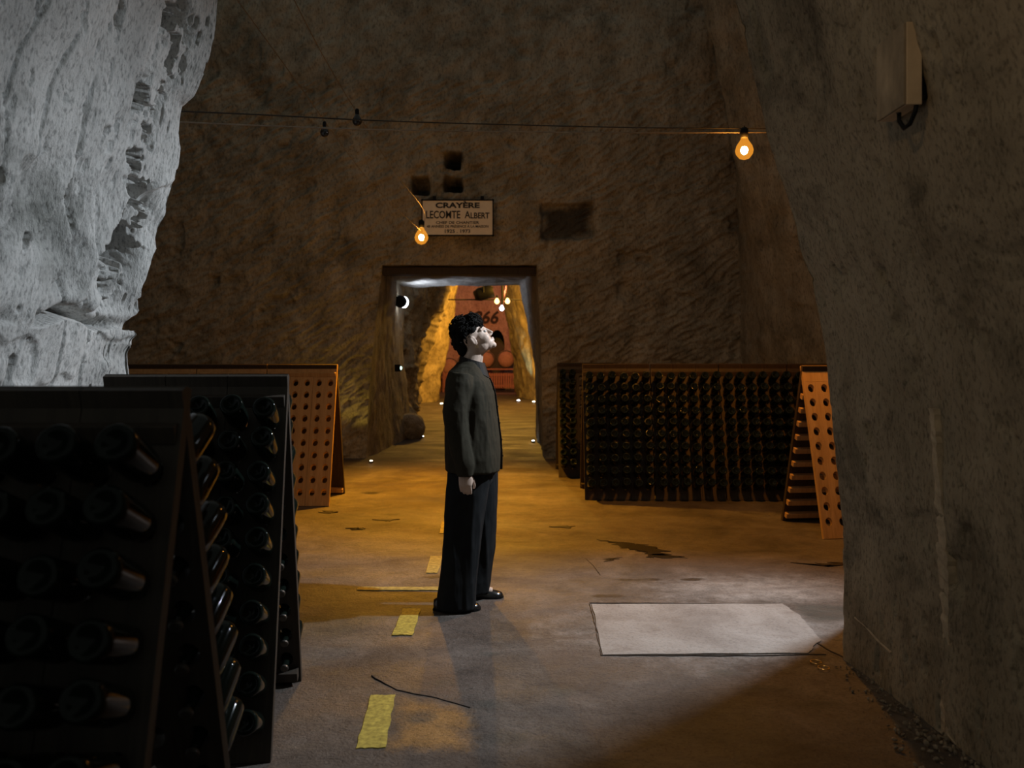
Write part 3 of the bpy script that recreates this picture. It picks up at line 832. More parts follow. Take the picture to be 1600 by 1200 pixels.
# three units against the back on the left, the right-hand one empty and lit orange
g = 'racks along the left of the chamber'
XE = -1.845
rl1 = rack((XE - UNIT, 8.80, 0), 0.0, 'wood', 'empty orange-lit wooden rack with open holes left of the doorway', g, solid_back=True)
rl2 = rack((XE - 2 * UNIT - 0.008, 8.80, 0), 0.0, 'wood', 'wooden rack with three bottles on top, left of the empty orange-lit rack', g, solid_back=True)
rl3 = rack((XE - 3 * UNIT - 0.016, 8.80, 0), 0.0, 'wood', 'wooden rack half hidden behind the lit chalk, leftmost in the chamber', g, solid_back=True)
bottles(rl2, [(0, c) for c in (3, 4, 5)], 'rack left of the empty one', 'three bottles showing above the second rack', drop=-14)
# row on the right, four units, full of bottles
g = 'row of full racks right of the doorway'
names = ['leftmost', 'second', 'third', 'rightmost']
for k in range(4):
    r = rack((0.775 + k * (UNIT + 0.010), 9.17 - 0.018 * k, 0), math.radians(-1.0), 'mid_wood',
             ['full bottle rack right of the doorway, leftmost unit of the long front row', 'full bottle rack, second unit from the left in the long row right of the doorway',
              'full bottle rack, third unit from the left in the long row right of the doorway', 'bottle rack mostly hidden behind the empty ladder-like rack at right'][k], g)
    cs = range(NC) if k < 3 else (0,)
    bottles(r, [(rr, c) for rr in ALLROWS for c in cs], '%s unit of right row' % names[k], 'bottles in the %s unit of the right row' % names[k])
# rack behind that row, showing at its left
rb = rack((0.585, 10.83, 0), 0.0, 'dark_wood', 'dark bottle rack behind the long right row, peeping out beside the doorway')
bottles(rb, [(rr, c) for rr in ALLROWS for c in (0, 1)], 'rack behind right row', 'bottles in the rack behind the right row')
# open empty rack seen from its end beside the right rock
rc = rack((2.53, 7.28, 0), math.radians(6.5), 'wood', 'empty wooden rack seen end-on with ladder-like battens, beside the right rock', battens=True, solid_back=True)

# ================================================================== PERSON
def remesh(bm, voxel, smooth=3, name='mesh', post=None):
    me = bm_mesh(bm, name); o = bpy.data.objects.new('tmp', me); COL.objects.link(o)
    m = o.modifiers.new('r', 'REMESH'); m.mode = 'VOXEL'; m.voxel_size = voxel; m.use_smooth_shade = True
    if smooth:
        s = o.modifiers.new('s', 'SMOOTH'); s.factor = 0.5; s.iterations = smooth
    dg = bpy.context.evaluated_depsgraph_get()
    out = bpy.data.meshes.new_from_object(o.evaluated_get(dg)); out.name = name
    bpy.data.objects.remove(o); bpy.data.meshes.remove(me)
    if post is not None:
        n = len(out.vertices); co = np.empty(n * 3, np.float32); no = np.empty(n * 3, np.float32)
        out.vertices.foreach_get('co', co); out.vertices.foreach_get('normal', no)
        co = post(co.reshape(-1, 3).astype(float), no.reshape(-1, 3).astype(float))
        out.vertices.foreach_set('co', co.astype(np.float32).ravel()); out.update()
    out.shade_smooth(); out.materials.clear()
    return out

person = empty('person', (-0.2525, 5.08, 0))
tag(person, 'person in dark shirt and wide black trousers, head tipped back, looking up', 'person')
TH_H = math.radians(34)
HF = Vector((math.cos(TH_H), 0, math.sin(TH_H))); HS = Vector((0, 1, 0)); HU = Vector((-math.sin(TH_H), 0, math.cos(TH_H)))
HM = Matrix((HF, HS, HU)).transposed()
EAR = Vector((0.025, 0.0, 1.598))
def H(f, s, u): return EAR + HF * f + HS * s + HU * u

def hand(bm, wrist, side):
    """side -1 = near hand (outer side towards -Y); palm faces the thigh, thumb forwards"""
    w = Vector(wrist); inn = -side
    tube(bm, [w + Vector((0, 0, 0.02)), w + Vector((0.002, 0, -0.015)), w + Vector((0.004, 0, -0.045)), w + Vector((0.004, 0, -0.085)), w + Vector((0.004, 0, -0.098))], [0.026, 0.030, 0.040, 0.041, 0.030], 14, 0.42)
    for k, (dx, l, r) in enumerate([(0.030, 0.068, 0.0092), (0.011, 0.076, 0.0095), (-0.009, 0.070, 0.0090), (-0.027, 0.056, 0.0080)]):
        b = w + Vector((dx, 0, -0.085))
        c = 0.35 + 0.18 * k
        p1 = b + Vector((0.004, inn * 0.006, -l * 0.45)); 
        p2 = p1 + Vector((0.002, inn * math.sin(0.5 + c * .5), -math.cos(0.5 + c * .5))) * l * 0.36
        p3 = p2 + Vector((0.0, inn * math.sin(1.0 + c), -math.cos(1.0 + c))) * l * 0.30
        tube(bm, [b + Vector((0, 0, 0.02)), b, p1, p2, p3], [r, r * 1.05, r, r * .92, r * .75], 8)
    t0 = w + Vector((0.026, inn * 0.006, -0.030)); t1 = t0 + Vector((0.022, inn * 0.010, -0.030)); t2 = t1 + Vector((0.006, inn * 0.010, -0.030)); t3 = t2 + Vector((-0.004, inn * 0.006, -0.020))
    tube(bm, [t0 + Vector((-.012, 0, .012)), t0, t1, t2, t3], [0.013, 0.0135, 0.0115, 0.0105, 0.008], 8)

bm = bmesh.new()
# head
ball(bm, H(-0.012, 0, 0.045), (0.096, 0.076, 0.083), 24, HM)
ball(bm, H(0.040, 0, 0.000), (0.056, 0.064, 0.085), 20, HM)
ball(bm, H(0.055, 0, -0.055), (0.046, 0.044, 0.040), 18, HM)
ball(bm, H(0.082, 0, -0.082), (0.021, 0.024, 0.018), 14, HM)
for s in (-1, 1):
    ball(bm, H(0.022, s * 0.026, -0.050), (0.046, 0.034, 0.036), 14, HM)
    tube(bm, [H(0.088, s * 0.010, 0.040), H(0.084, s * 0.036, 0.042), H(0.064, s * 0.056, 0.034)], [0.011, 0.012, 0.009], 8)
    ball(bm, H(0.052, s * 0.036, -0.020), (0.040, 0.026, 0.040), 14, HM)
    ball(bm, H(-0.002, s * 0.080, 0.0), (0.019, 0.008, 0.031), 12, HM)
    ball(bm, H(-0.010, s * 0.086, 0.004), (0.009, 0.009, 0.026), 10, HM)
    ball(bm, H(0.100, s * 0.011, -0.020), (0.010, 0.008, 0.008), 8, HM)
tube(bm, [H(0.090, 0, 0.040), H(0.104, 0, 0.012), H(0.117, 0, -0.012), H(0.106, 0, -0.022)], [0.008, 0.009, 0.0105, 0.009], 10)
ball(bm, H(0.098, 0, -0.042), (0.012, 0.022, 0.007), 10, HM)
ball(bm, H(0.096, 0, -0.056), (0.012, 0.020, 0.008), 10, HM)
# neck and trunk
tube(bm, [H(-0.005, 0, -0.01), Vector((0.018, 0, 1.535)), Vector((0.000, 0, 1.475)), Vector((-0.010, 0, 1.42))], [0.060, 0.056, 0.058, 0.075], 18)
tube(bm, [H(0.030, 0, -0.070), Vector((0.062, 0, 1.525)), Vector((0.052, 0, 1.455))], [0.022, 0.018, 0.02], 10)
loft(bm, [(-0.01, 0, 0.86, 0.10, 0.15), (0, 0, 1.0, 0.10, 0.145), (0, 0, 1.15, 0.105, 0.15), (-0.01, 0, 1.3, 0.115, 0.165), (-0.02, 0, 1.40, 0.09, 0.17), (-0.015, 0, 1.455, 0.05, 0.09)])
near_arm = [(-0.045, -0.175, 1.385), (-0.075, -0.225, 1.12), (-0.052, -0.235, 0.98), (-0.022, -0.235, 0.84)]
far_arm = [(-0.035, 0.175, 1.385), (-0.06, 0.225, 1.12), (-0.02, 0.235, 0.98), (0.02, 0.235, 0.85)]
for a in (near_arm, far_arm): tube(bm, a, [0.056, 0.045, 0.040, 0.027], 14)
hand(bm, near_arm[-1], -1); hand(bm, far_arm[-1], 1)
for cy, fx in ((-0.125, -0.075), (0.125, 0.03)):
    tube(bm, [(0, cy * .72, 0.92), (fx * .3, cy * .9, 0.72), (fx * .6, cy, 0.47), (fx * .9, cy, 0.25), (fx - .03, cy, 0.07)], [0.10, 0.085, 0.058, 0.050, 0.036], 14)
    tube(bm, [(fx - .05, cy, 0.05), (fx + .04, cy, 0.045), (fx + .10, cy, 0.035)], [0.032, 0.032, 0.025], 10)
link('body', remesh(bm, 0.0042, 6, 'body'), M['skin'], person)['label'] = 'bare face, neck and hands'
for s in (-1, 1):
    bm = bmesh.new(); ball(bm, H(0.0835, s * 0.031, 0.016), (0.0115, 0.0125, 0.0105), 12, HM)
    obj('eye', bm, simple('eye_white', (0.45, 0.43, 0.40), 0.3) if s < 0 else bpy.data.materials['eye_white'], person, True)
    bm = bmesh.new(); tube(bm, [H(0.098, s * 0.012, 0.045), H(0.096, s * 0.030, 0.050), H(0.080, s * 0.052, 0.044)], [0.004, 0.0045, 0.003], 6)
    obj('eyebrow', bm, M['hair'], person, True)
bm = bmesh.new()
for k in range(12):
    pass
tube(bm, [H(-0.004 + 0.007 * math.cos(t), -0.086, -0.036 + 0.007 * math.sin(t)) for t in np.linspace(0, 6.0, 14)], 0.0016, 6)
obj('earring', bm, M['gold'], person)
# hair
hv = [((-0.045, 0, 1.668), (0.082, 0.092, 0.088)), ((0.004, 0, 1.668), (0.048, 0.084, 0.050)), ((0.012, 0, 1.712), (0.056, 0.074, 0.056)), ((-0.050, 0, 1.600), (0.062, 0.074, 0.066)), ((-0.046, 0, 1.548), (0.036, 0.058, 0.045))]
bm = bmesh.new()
for c, r in hv: ball(bm, c, r, 20)
hair_me = remesh(bm, 0.007, 2, 'hair', lambda co, no: co + no * (0.009 * fbm(co, 26, 3))[:, None])
hair = link('hair', hair_me, M['hair'], person)
bm = bmesh.new()
cnt = 0
while cnt < 330:
    c, r = hv[random.choices([0, 2, 3], [5, 4, 1.6])[0]]
    d = Vector((random.gauss(0, 1), random.gauss(0, 1), random.gauss(0, 1))).normalized()
    p = Vector((c[0] + d.x * r[0], c[1] + d.y * r[1], c[2] + d.z * r[2]))
    if any(sum(((p[i] - c2[i]) / r2[i]) ** 2 for i in range(3)) < 0.86 for c2, r2 in hv): continue
    if p.x > 0.045 and p.z < 1.69: continue
    a = d.orthogonal().normalized(); b = d.cross(a); rr = random.uniform(0.006, 0.011); st = random.random() * 6
    pts = [p - d * 0.006 + (a * math.cos(st + t) + b * math.sin(st + t)) * rr + d * 0.0028 * t for t in np.linspace(0, 5.2, 9)]
    tube(bm, pts, [0.0022] + [0.0034] * 7 + [0.0016], 5); cnt += 1
obj('curls', bm, M['hair'], hair, True)['kind'] = 'stuff'
# shirt
def wrinkle(amp, sx, sz, seed=0.0):
    def f(co, no):
        q = co * np.array([sx, sx, sz]) + seed
        return co + no * (amp * (ridge(q, 1.0, 3) - 0.3))[:, None]
    return f
bm = bmesh.new()
loft(bm, [(0.016, 0, 0.815, 0.168, 0.235), (0.016, 0, 0.90, 0.170, 0.235), (0.012, 0, 1.0, 0.168, 0.23), (0.005, 0, 1.117, 0.160, 0.225), (-0.004, 0, 1.277, 0.150, 0.215), (-0.014, 0, 1.358, 0.136, 0.20), (-0.022, 0, 1.41, 0.110, 0.170), (-0.014, 0, 1.455, 0.078, 0.105), (-0.006, 0, 1.475, 0.066, 0.075)], 36, 2.3)
for a, tw in ((near_arm, -1), (far_arm, 1)):
    p = [Vector(q) for q in a]
    tube(bm, [p[0] + Vector((0.0, 0, 0.015)), p[0] + Vector((-0.006, tw * .012, -0.05)), p[1] + Vector((-0.004, 0, 0.06)), p[1], p[2], p[3] + Vector((0, 0, 0.03)), p[3] + Vector((0.0, 0, -0.030))], [0.066, 0.078, 0.072, 0.070, 0.064, 0.056, 0.046], 20)
shirt = link('shirt', remesh(bm, 0.0065, 4, 'shirt', wrinkle(0.007, 13, 5.0)), M['shirt'], person)
bm = bmesh.new()
rs = []
for k in range(17):
    t = k / 16; z = 1.375 - 0.555 * t
    xf = float(np.interp(z, [0.815, 0.90, 1.0, 1.117, 1.277, 1.358, 1.41], [0.188, 0.190, 0.184, 0.169, 0.150, 0.126, 0.093]))
    rs.append([(xf - 0.02, -0.018, z), (xf + 0.006, -0.018, z), (xf + 0.0065, 0.018, z), (xf - 0.02, 0.018, z)])
rings(bm, rs); obj('placket', bm, M['collar'], shirt)
for z in (1.30, 1.20, 1.10, 1.00, 0.90):
    bm = bmesh.new(); xf = float(np.interp(z, [0.815, 0.90, 1.0, 1.117, 1.277, 1.358], [0.188, 0.190, 0.184, 0.169, 0.150, 0.126]))
    lathe(bm, [(0.004, 0), (0.006, 0.001), (0.006, 0.003), (0.003, 0.004)], 10, Matrix.Translation((xf + 0.006, 0, z)) @ Matrix.Rotation(math.pi / 2, 4, 'Y'))
    obj('button', bm, M['black'], shirt)
# collar: stand plus two leaves
bm = bmesh.new()
seg = 28; inner, outer = [], []
prof = [(0.060, 1.452, 0), (0.064, 1.502, 0), (0.070, 1.503, 0), (0.088, 1.440, 0), (0.080, 1.440, 0)]
for s in (-1, 1):
    rsx = []
    for k in range(15):
        a = math.pi * (k / 14)            # 0 = back, pi = front
        ca, sa = -math.cos(a), s * math.sin(a)
        fr = (1 - math.cos(a)) / 2         # 0 back, 1 front
        tip = max(0, (fr - 0.55) / 0.45) ** 1.5
        lean = Vector((0.004, 0, 0.0))
        zt = 1.510 - 0.046 * fr; zb = 1.448 - 0.040 * fr - 0.030 * tip
        r1, r2 = 0.060 + 0.012 * fr, 0.082 + 0.030 * fr
        gap = s * 0.022 * tip
        rsx.append([lean + Vector((ca * r1, sa * r1 * 1.0 + gap * .6, zt - 0.045)), lean + Vector((ca * r1, sa * r1 + gap * .6, zt)), lean + Vector((ca * (r1 + .010), sa * (r1 + .010) + gap, zt + .002)), lean + Vector((ca * r2, sa * r2 + gap * 1.4, zb)), lean + Vector((ca * (r2 - .008), sa * (r2 - .008) + gap * 1.4, zb - .002))])
    if s < 0: rsx = [list(reversed(r)) for r in rsx]
    rings(bm, rsx)
obj('collar', bm, M['collar'], shirt)
# trousers
bm = bmesh.new()
loft(bm, [(0.0, 0, 0.74, 0.138, 0.17), (0.004, 0, 0.84, 0.142, 0.18), (0.0, 0, 0.96, 0.13, 0.17)], 32, 2.3)
loft(bm, [(-0.078, -0.125, 0.012, 0.116, 0.10), (-0.066, -0.125, 0.17, 0.114, 0.10), (-0.040, -0.12, 0.44, 0.116, 0.10), (-0.016, -0.105, 0.70, 0.124, 0.098), (0.0, -0.095, 0.82, 0.128, 0.092)], 28, 2.4)
loft(bm, [(-0.002, 0.125, 0.035, 0.108, 0.098), (0.012, 0.125, 0.15, 0.108, 0.098), (0.032, 0.122, 0.30, 0.112, 0.10), (0.044, 0.118, 0.50, 0.116, 0.10), (0.046, 0.105, 0.70, 0.122, 0.098), (0.040, 0.095, 0.82, 0.128, 0.092)], 28, 2.4)
link('trousers', remesh(bm, 0.008, 3, 'trousers', wrinkle(0.010, 12, 2.2, 4.4)), M['trouser'], person)
# shoes
for toe, cy in ((0.062, -0.125), (0.195, 0.125)):
    bm = bmesh.new()
    rsx = []
    for t, w, h in ((0, .028, .060), (.03, .038, .075), (.09, .038, .082), (.15, .042, .066), (.20, .047, .050), (.24, .043, .042), (.265, .030, .034), (.275, .012, .022)):
        x = toe - 0.275 + t
        rsx.append([(x, cy + w * math.cos(a) * (1.0 if math.sin(a) < 0.2 else 0.9), max(0.003, 0.012 + (h - 0.012) * math.sin(a)) if math.sin(a) > -0.2 else 0.003) for a in np.linspace(0, 2 * math.pi, 16, endpoint=False)])
    rings(bm, rsx)
    shoe = obj('shoe', bm, M['leather'], person, True)
    bm = bmesh.new(); rsx = []
    for t, w in ((-.004, .026), (.03, .042), (.09, .040), (.15, .045), (.20, .051), (.24, .047), (.268, .033), (.280, .012)):
        x = toe - 0.275 + t; rsx.append([(x, cy - w, 0.0), (x, cy + w, 0.0), (x, cy + w, 0.014), (x, cy - w, 0.014)])
    rings(bm, rsx); obj('sole', bm, M['black'], shoe)

# ================================================================== SIGN
SW, SH = 1.035, 0.515
sc0 = at(715, 340.5, 12.15)
sign = empty('wall_plaque', sc0); tag(sign, 'cream enamel plaque lettered CRAYERE above the doorway', 'sign')
bm = bmesh.new(); box(bm, (0, 0, 0), (SW, 0.02, SH), bevel=0.003); obj('panel', bm, M['enamel'], sign)
bm = bmesh.new()
for cx, cz, w, h in ((0, SH / 2, SW + .03, .016), (0, -SH / 2, SW + .03, .016), (-SW / 2, 0, .016, SH + .03), (SW / 2, 0, .016, SH + .03)):
    bmq = bm; box(bmq, (cx, -0.004, cz), (w, 0.032, h))
obj('frame', bm, M['black'], sign)
for x in (-0.34, 0.36):
    bm = bmesh.new(); box(bm, (x, 0.03, SH / 2 + 0.035), (0.05, 0.06, 0.06), bevel=0.006); obj('bracket', bm, M['black'], sign)
for s, size, z, bold, tw in (('CRAYÈRE', 0.105, 0.178, 0.004, 0.645), ('LECOMTE ALBERT', 0.15, 0.040, 0.003, 0.93), ('CHEF DE CHANTIER', 0.055, -0.072, 0.0012, 0.63), ('48 ANNÉES DE PRÉSENCE À LA MAISON', 0.05, -0.128, 0.001, 0.90), ('1925 . 1973', 0.07, -0.198, 0.0015, 0.37)):
    if s.startswith('LECOMTE'):
        s2 = [('LECOMTE', 0.155, -0.21, 0.50), ('A', 0.145, 0.145, 0.085), ('LBERT', 0.118, 0.328, 0.275)]
    else: s2 = [(s, size, 0, tw)]
    for q, sz, xc, w in s2:
        me = text_mesh(q, sz, bold)
        xsv = [v.co.x for v in me.vertices]; k = w / (max(xsv) - min(xsv)); mid = (max(xsv) + min(xsv)) / 2
        me.transform(Matrix.Translation((-mid, 0, 0))); me.transform(Matrix.Diagonal((k, 1, 1, 1)))
        o = link('lettering', me, M['ink'], sign); o.location = (xc, -0.012, z - (0.012 if q == 'LBERT' else 0)); o.rotation_euler = (math.pi / 2, 0, 0)

# ================================================================== BULBS AND WIRES
def bulb(p, label, material, r=0.045, stem=0.10, group=None, name='light_bulb', core=0.0):
    b = empty(name, p); tag(b, label, 'light bulb', group)
    bm = bmesh.new(); lathe(bm, [(r * .05, -r * 1.05), (r * .55, -r * .88), (r * .92, -r * .4), (r, 0), (r * .86, r * .5), (r * .5, r * 1.05), (r * .36, r * 1.35), (r * .34, r * 1.4)], 18)
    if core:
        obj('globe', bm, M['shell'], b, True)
        bm = bmesh.new(); ball(bm, (0, 0, 0), (core, core, core * 1.15), 14); obj('filament', bm, material, b, True)
    else:
        obj('globe', bm, material, b, True)
    bm = bmesh.new(); lathe(bm, [(r * .30, r * 1.38), (r * .42, r * 1.4), (r * .44, r * 2.2), (r * .3, r * 2.5), (0.004, r * 2.5), (0.004, r * 1.4 + stem)], 12)
    obj('socket', bm, M['black'], b, True)
    return b
B1 = at(1163, 235, 6.9); B2 = at(658.5, 371, 9.9)
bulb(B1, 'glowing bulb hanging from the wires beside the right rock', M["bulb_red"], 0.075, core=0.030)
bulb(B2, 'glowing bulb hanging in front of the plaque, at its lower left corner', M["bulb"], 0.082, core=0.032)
bulb(at(558, 189, 5.85), 'small unlit bulb on the upper wire', M['deadbulb'], 0.034, 0.02)
bulb(at(507, 207, 5.7), 'small unlit bulb on the lower wire', M['deadbulb'], 0.030, 0.02)
def wire(label, pts, r, material, name='wire', cat='wire'):
    P3 = [Vector(p) for p in pts]; out = []
    for i in range(len(P3) - 1):
        p0, p1, p2, p3 = P3[max(i - 1, 0)], P3[i], P3[i + 1], P3[min(i + 2, len(P3) - 1)]
        for t in np.linspace(0, 1, 12, endpoint=False):
            t = float(t)
            out.append(0.5 * ((2 * p1) + (p2 - p0) * t + (2 * p0 - 5 * p1 + 4 * p2 - p3) * t * t + (3 * p1 - p0 - 3 * p2 + p3) * t ** 3))
    out.append(P3[-1])
    bm = bmesh.new(); tube(bm, out, r, 6)
    o = obj(name, bm, material); tag(o, label, cat); return o
def depth(px): return 5.0 + (px - 270) / 930 * 2.0
wire('upper of two thin wires spanning from the lit chalk to the right rock', [at(px, py, depth(px)) for px, py in ((235, 172), (400, 179), (600, 189), (800, 195), (1000, 199.5), (1200, 201))], 0.0045, M['wire'])
wire('lower of two thin wires spanning from the lit chalk to the right rock', [at(px, py, depth(px)) for px, py in ((230, 188), (400, 196), (600, 203), (800, 206), (1000, 207.5), (1200, 207))], 0.0045, M['wire_light'])
wire('thin cable rising leftwards from the bulb by the plaque', [at(px, py, Y) for px, py, Y in ((320, -70, 5.0), (440, 95, 6.6), (575, 280, 8.8), (657, 360, 9.9))], 0.0035, M['wire_light'])
wire('steeper thin cable ending in front of the plaque', [at(px, py, Y) for px, py, Y in ((425, -70, 5.0), (515, 105, 6.6), (612, 262, 8.6), (662, 328, 9.8), (658.5, 358, 9.9))], 0.0035, M['wire_light'])
# ================================================================== WALL BOX
bx = empty('junction_box', (1.335, 2.83, 2.362)); tag(bx, 'stained pale junction box fixed high on the right rock', 'electrical box')
d2 = 0.215
bm = bmesh.new(); box(bm, (0.034, d2 / 2, 0.14), (0.052, d2, 0.281), bevel=0.004); obj('casing', bm, M['boxside'], bx)
bm = bmesh.new(); box(bm, (0.004, d2 / 2 + 0.002, 0.14), (0.010, d2 - 0.004, 0.279), bevel=0.003); obj('front_panel', bm, M['boxwood'], bx)
bm = bmesh.new(); box(bm, (0.09, d2 / 2, 0.14), (0.08, d2 * .7, 0.2)); obj('mounting_block', bm, M['black'], bx)
bm = bmesh.new(); tube(bm, [(0.028, 0.10, 0.004), (0.028, 0.098, -0.03), (0.034, 0.075, -0.062), (0.040, 0.045, -0.055), (0.046, 0.020, -0.02), (0.048, 0.012, 0.006)], 0.008, 8); obj('cable_loop', bm, M['black'], bx, True)
bm = bmesh.new(); ball(bm, (0.026, 0.10, 0.0), (0.008, 0.008, 0.008), 10); obj('cable_gland', bm, M['cap'], bx, True)
# unseen floodlight fixture, with a plate added to block light from the chamber floor
fx = empty('floodlight', (2.28, 5.0, 3.4)); tag(fx, 'unseen black floodlight behind the right rock, with a plate added to block its light', 'floodlight')
bm = bmesh.new(); box(bm, (0.20, 0, 0.16), (0.22, 0.24, 0.20), Euler((0, math.radians(-40), 0)), bevel=0.01); obj('housing', bm, M['black'], fx)
bm = bmesh.new(); box(bm, (-0.10, 0.135, -0.10), (0.34, 0.006, 0.62)); obj('light_blocker', bm, M['black'], fx)
bm = bmesh.new(); tube(bm, [(0.26, 0, 0.2), (0.45, -0.2, 0.25), (0.7, -0.33, 0.25)], 0.02, 8); obj('bracket', bm, M['black'], fx)
# two thin rings lying on the floor by the right rock
for px, py, lab in ((1275, 1036, 'thin gold-coloured ring on the floor by the right rock, the farther of two'), (1287, 1045, 'thin gold-coloured ring on the floor by the right rock, the nearer of two')):
    bm = bmesh.new(); p = fl(px, py)
    tube(bm, [(p[0] + 0.026 * math.cos(t), p[1] + 0.026 * math.sin(t), 0.006) for t in np.linspace(0, 6.0, 20)], 0.003, 6)
    tag(obj('thin_ring', bm, M['gold']), lab, 'ring')

# ================================================================== FAR CHAMBER FITTINGS
def floor_light(px, py, label, material, power, color, aim, size=70):
    p = fl(px, py)
    b = empty('floor_light', (p[0], p[1], 0)); tag(b, label, 'floor light', 'small lights set in the floor')
    r = 0.0018 * p[1]
    bm = bmesh.new(); lathe(bm, [(r * 1.0, 0.0), (r * 1.35, 0.0), (r * 1.3, 0.022), (r * 1.02, 0.026)], 16); obj('rim', bm, M['black'], b)
    bm = bmesh.new(); ball(bm, (0, 0, 0.024), (r, r, r * .55), 14); obj('lens', bm, material, b, True)
    if power:
        lp = lamp('floor_spot', 'SPOT', (p[0], p[1], 0.12), power, color, 0.03, aim=aim, size=size, blend=0.8)
floor_light(580, 723, 'small floor light before the left foot of the doorway', M['floor_glow'], 10, (1.0, 0.68, 0.12), (-2.35, 12.3, 1.0), 60)
floor_light(648, 684, 'warm floor light in the passage, left of a close pair', M['floor_glow'], 0, WARM, None)
floor_light(660, 684, 'white floor light in the passage, right of a close pair', M['floor_glow_w'], 0, WARM, None)
floor_light(690, 632, 'floor light behind the person, beyond the passage', M['floor_glow'], 120, AMBER, (-2.6, 26.5, 2.0), 80)
floor_light(810, 627, 'white floor light at the foot of the far right rock', M['floor_glow_w'], 70, (0.55, 1.0, 0.85), (0.72, 30.0, 2.2), 34)
floor_light(834, 629, 'floor light at the right edge of the far chamber', M['floor_glow'], 160, AMBER, (1.3, 29.0, 2.6), 80)
floor_light(833, 691, 'floor light by the right foot of the passage', M['floor_glow_w'], 0, WARM, None)

# wall lamps in the passage
p = at(636, 472, 14.9)
wl = empty('wall_lamp', (-2.06, 14.9, p.z)); tag(wl, 'round globe lamp on the left passage wall, glowing on its far side', 'wall lamp')
bm = bmesh.new(); ball(bm, (0.12, 0.02, 0), (0.085, 0.07, 0.105), 18); obj('globe', bm, M['white_glow'], wl, True)
bm = bmesh.new(); lathe(bm, [(0.02, 0.0), (0.105, 0.0), (0.115, 0.05), (0.10, 0.10), (0.05, 0.13), (0.01, 0.135)], 20, Matrix.Translation((0.06, -0.0, 0)) @ Matrix.Rotation(math.radians(80), 4, 'X') @ Matrix.Rotation(math.radians(12), 4, 'Y')); obj('shade', bm, M['black'], wl, True)
bm = bmesh.new(); tube(bm, [(-0.12, 0, 0), (0.06, 0, 0)], 0.02, 10); obj('bracket', bm, M['black'], wl)
p = at(626, 575, 14.2)
pl = empty('pilot_lamp', (-1.98, 14.2, p.z)); tag(pl, 'tiny greenish pilot lamp on the left passage wall', 'wall lamp')
bm = bmesh.new(); box(bm, (0.03, 0, 0), (0.10, 0.07, 0.12), bevel=0.01); obj('housing', bm, M['black'], pl)
bm = bmesh.new(); ball(bm, (0.085, -0.01, 0), (0.018, 0.03, 0.03), 12); obj('lens', bm, M['green_glow'], pl, True)
# loose boulder at the far end of the passage wall
bm = bmesh.new(); ball(bm, (0, 0, 0), (0.30, 0.32, 0.34), 22)
me = remesh(bm, 0.03, 1, 'boulder', lambda co, no: co + no * (0.08 * fbm(co, 3.5, 4))[:, None])
o = link('boulder', me, M['wall']); o.location = (-1.86, 15.45, 0.20); o.scale = (0.85, 0.85, 0.85); tag(o, 'rough boulder at the foot of the left passage wall', 'boulder')

# stage light and bulb cluster on a bar
YS = 20.0
zb = at(740, 469, YS).z
sl = empty('stage_light', at(756, 458, YS)); tag(sl, 'black stage spotlight hanging from a bar above the person', 'spotlight')
bm = bmesh.new(); lathe(bm, [(0.02, -0.24), (0.11, -0.24), (0.16, -0.12), (0.16, 0.08), (0.18, 0.22), (0.17, 0.23)], 20, Matrix.Rotation(math.radians(72), 4, 'Y')); obj('can', bm, M['black'], sl, True)
bm = bmesh.new()
tube(bm, [(0, -0.16, 0.0), (0, -0.16, 0.18), (0, 0.16, 0.18), (0, 0.16, 0)], 0.014, 6); obj('yoke', bm, M['black'], sl)
bm = bmesh.new(); tube(bm, [(-0.13, 0, 0.16), (-0.13, 0, 1.2)], 0.025, 8); obj('hanger', bm, M['black'], sl)
bm = bmesh.new(); box(bm, (0.12, 0, 0.10), (0.20, 0.16, 0.10), bevel=0.01); obj('ballast', bm, M['black'], sl)
bm = bmesh.new()
A_, B_ = at(712, 469.5, YS), at(812, 469.5, YS); tube(bm, [A_ + Vector((-.6, 0, .02)), B_ + Vector((.9, 0, .02))], 0.016, 8)
tag(obj('lighting_bar', bm, M['iron']), 'thin horizontal lighting bar crossing the far chamber', 'bar')
bm = bmesh.new(); tube(bm, [at(785, 300, YS), at(785, 474, YS)], 0.026, 8)
tag(obj('drop_pole', bm, M['black']), 'dark vertical pole hanging between the two far bulbs', 'pole')
bulb(at(776.5, 471, YS), 'far warm bulb left of the hanging pole', M['bulb_far'], 0.06, 0.05)
bulb(at(793, 471, YS), 'far warm bulb right of the hanging pole', M['bulb_far'], 0.06, 0.05)
bulb(at(784, 482, YS), 'far white bulb below the hanging pole', M['white_glow'], 0.055, 0.05)

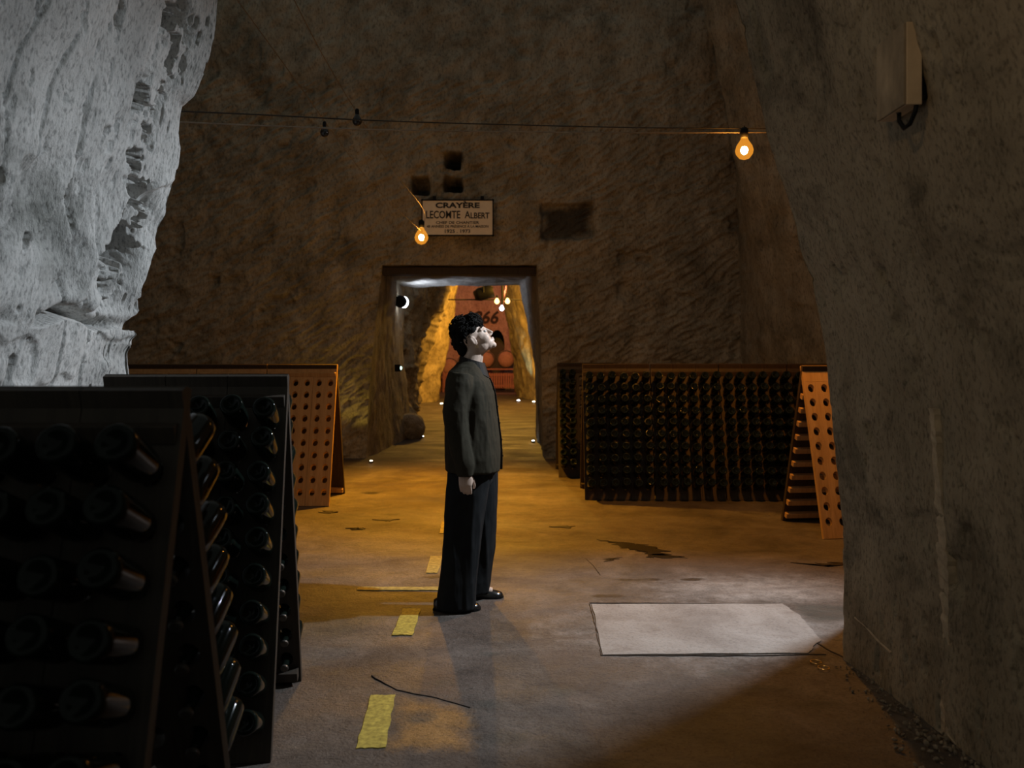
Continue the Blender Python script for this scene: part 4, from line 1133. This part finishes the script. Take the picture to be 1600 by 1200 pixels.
# barrels and fence against the rose wall
def barrel(x, y, z, r, label):
    b = empty('barrel', (x, y, z)); tag(b, label, 'barrel', 'barrels before the rose wall')
    rot = Matrix.Rotation(math.pi / 2, 4, 'X')
    bm = bmesh.new(); lathe(bm, [(r * .80, -.42), (r * .80, -.45), (r * .86, -.45), (r * .95, -.22), (r, 0), (r * .95, .22), (r * .86, .45), (r * .3, .45)], 24, rot); obj('staves', bm, M['barrel'], b, True)
    for zz, rr in ((-.43, .875), (-.30, .93), (.30, .93), (.43, .875)):
        bm = bmesh.new(); lathe(bm, [(r * rr - .01, zz - .02), (r * rr + .012, zz - .02), (r * rr + .012, zz + .02), (r * rr - .01, zz + .02), (r * rr - .01, zz - .02)], 24, rot, False); obj('hoop', bm, M['iron'], b)
YA = 36.6
barrel(at(703, 575, YA).x, YA, 1.075, 0.42, 'red-lit barrel left of the person, standing lowest')
barrel(at(728, 553, YA).x, YA, 1.365, 0.34, 'red-lit barrel half hidden behind the shirt collar')
barrel(at(760, 563, YA).x, YA, 1.405, 0.38, 'red-lit barrel just right of the shirt collar')
barrel(at(791, 562, YA).x, YA, 1.425, 0.40, 'red-lit barrel beside the far right rock')
st = empty('barrel_stand', (0, YA, 0)); tag(st, 'red wooden stand carrying the barrels at the rose wall', 'stand')
for x0, x1, z in ((-3.2, -2.36, 0.62), (-2.30, 0.20, 0.99)):
    bm = bmesh.new(); box(bm, ((x0 + x1) / 2, 0, z), (x1 - x0, 0.9, 0.06)); obj('shelf', bm, M['redwood'], st)
    for x in (x0 + .06, x1 - .06):
        for y in (-.38, .38):
            bm = bmesh.new(); box(bm, (x, y, z / 2), (0.09, 0.09, z)); obj('post', bm, M['redwood'], st)
fe = empty('slat_fence', (0, YA - 0.8, 0)); tag(fe, 'low red slatted fence in front of the barrels', 'fence')
bm = bmesh.new(); box(bm, (0, 0, 0), (0.075, 0.025, 0.66), bevel=0.005); SLAT = bm_mesh(bm, 'slat'); SLAT.materials.append(M['redwood'])
for k in range(34):
    s = link('slat', SLAT, None, fe); s.location = (-2.9 + 0.102 * k, 0, 0.50)
for z in (0.28, 0.74):
    bm = bmesh.new(); box(bm, (-1.2, 0.035, z), (3.5, 0.04, 0.06)); obj('rail', bm, M['redwood'], fe)
for x in (-2.95, -1.2, 0.55):
    bm = bmesh.new(); box(bm, (x, 0.05, 0.45), (0.07, 0.07, 0.9)); obj('fence_post', bm, M['redwood'], fe)
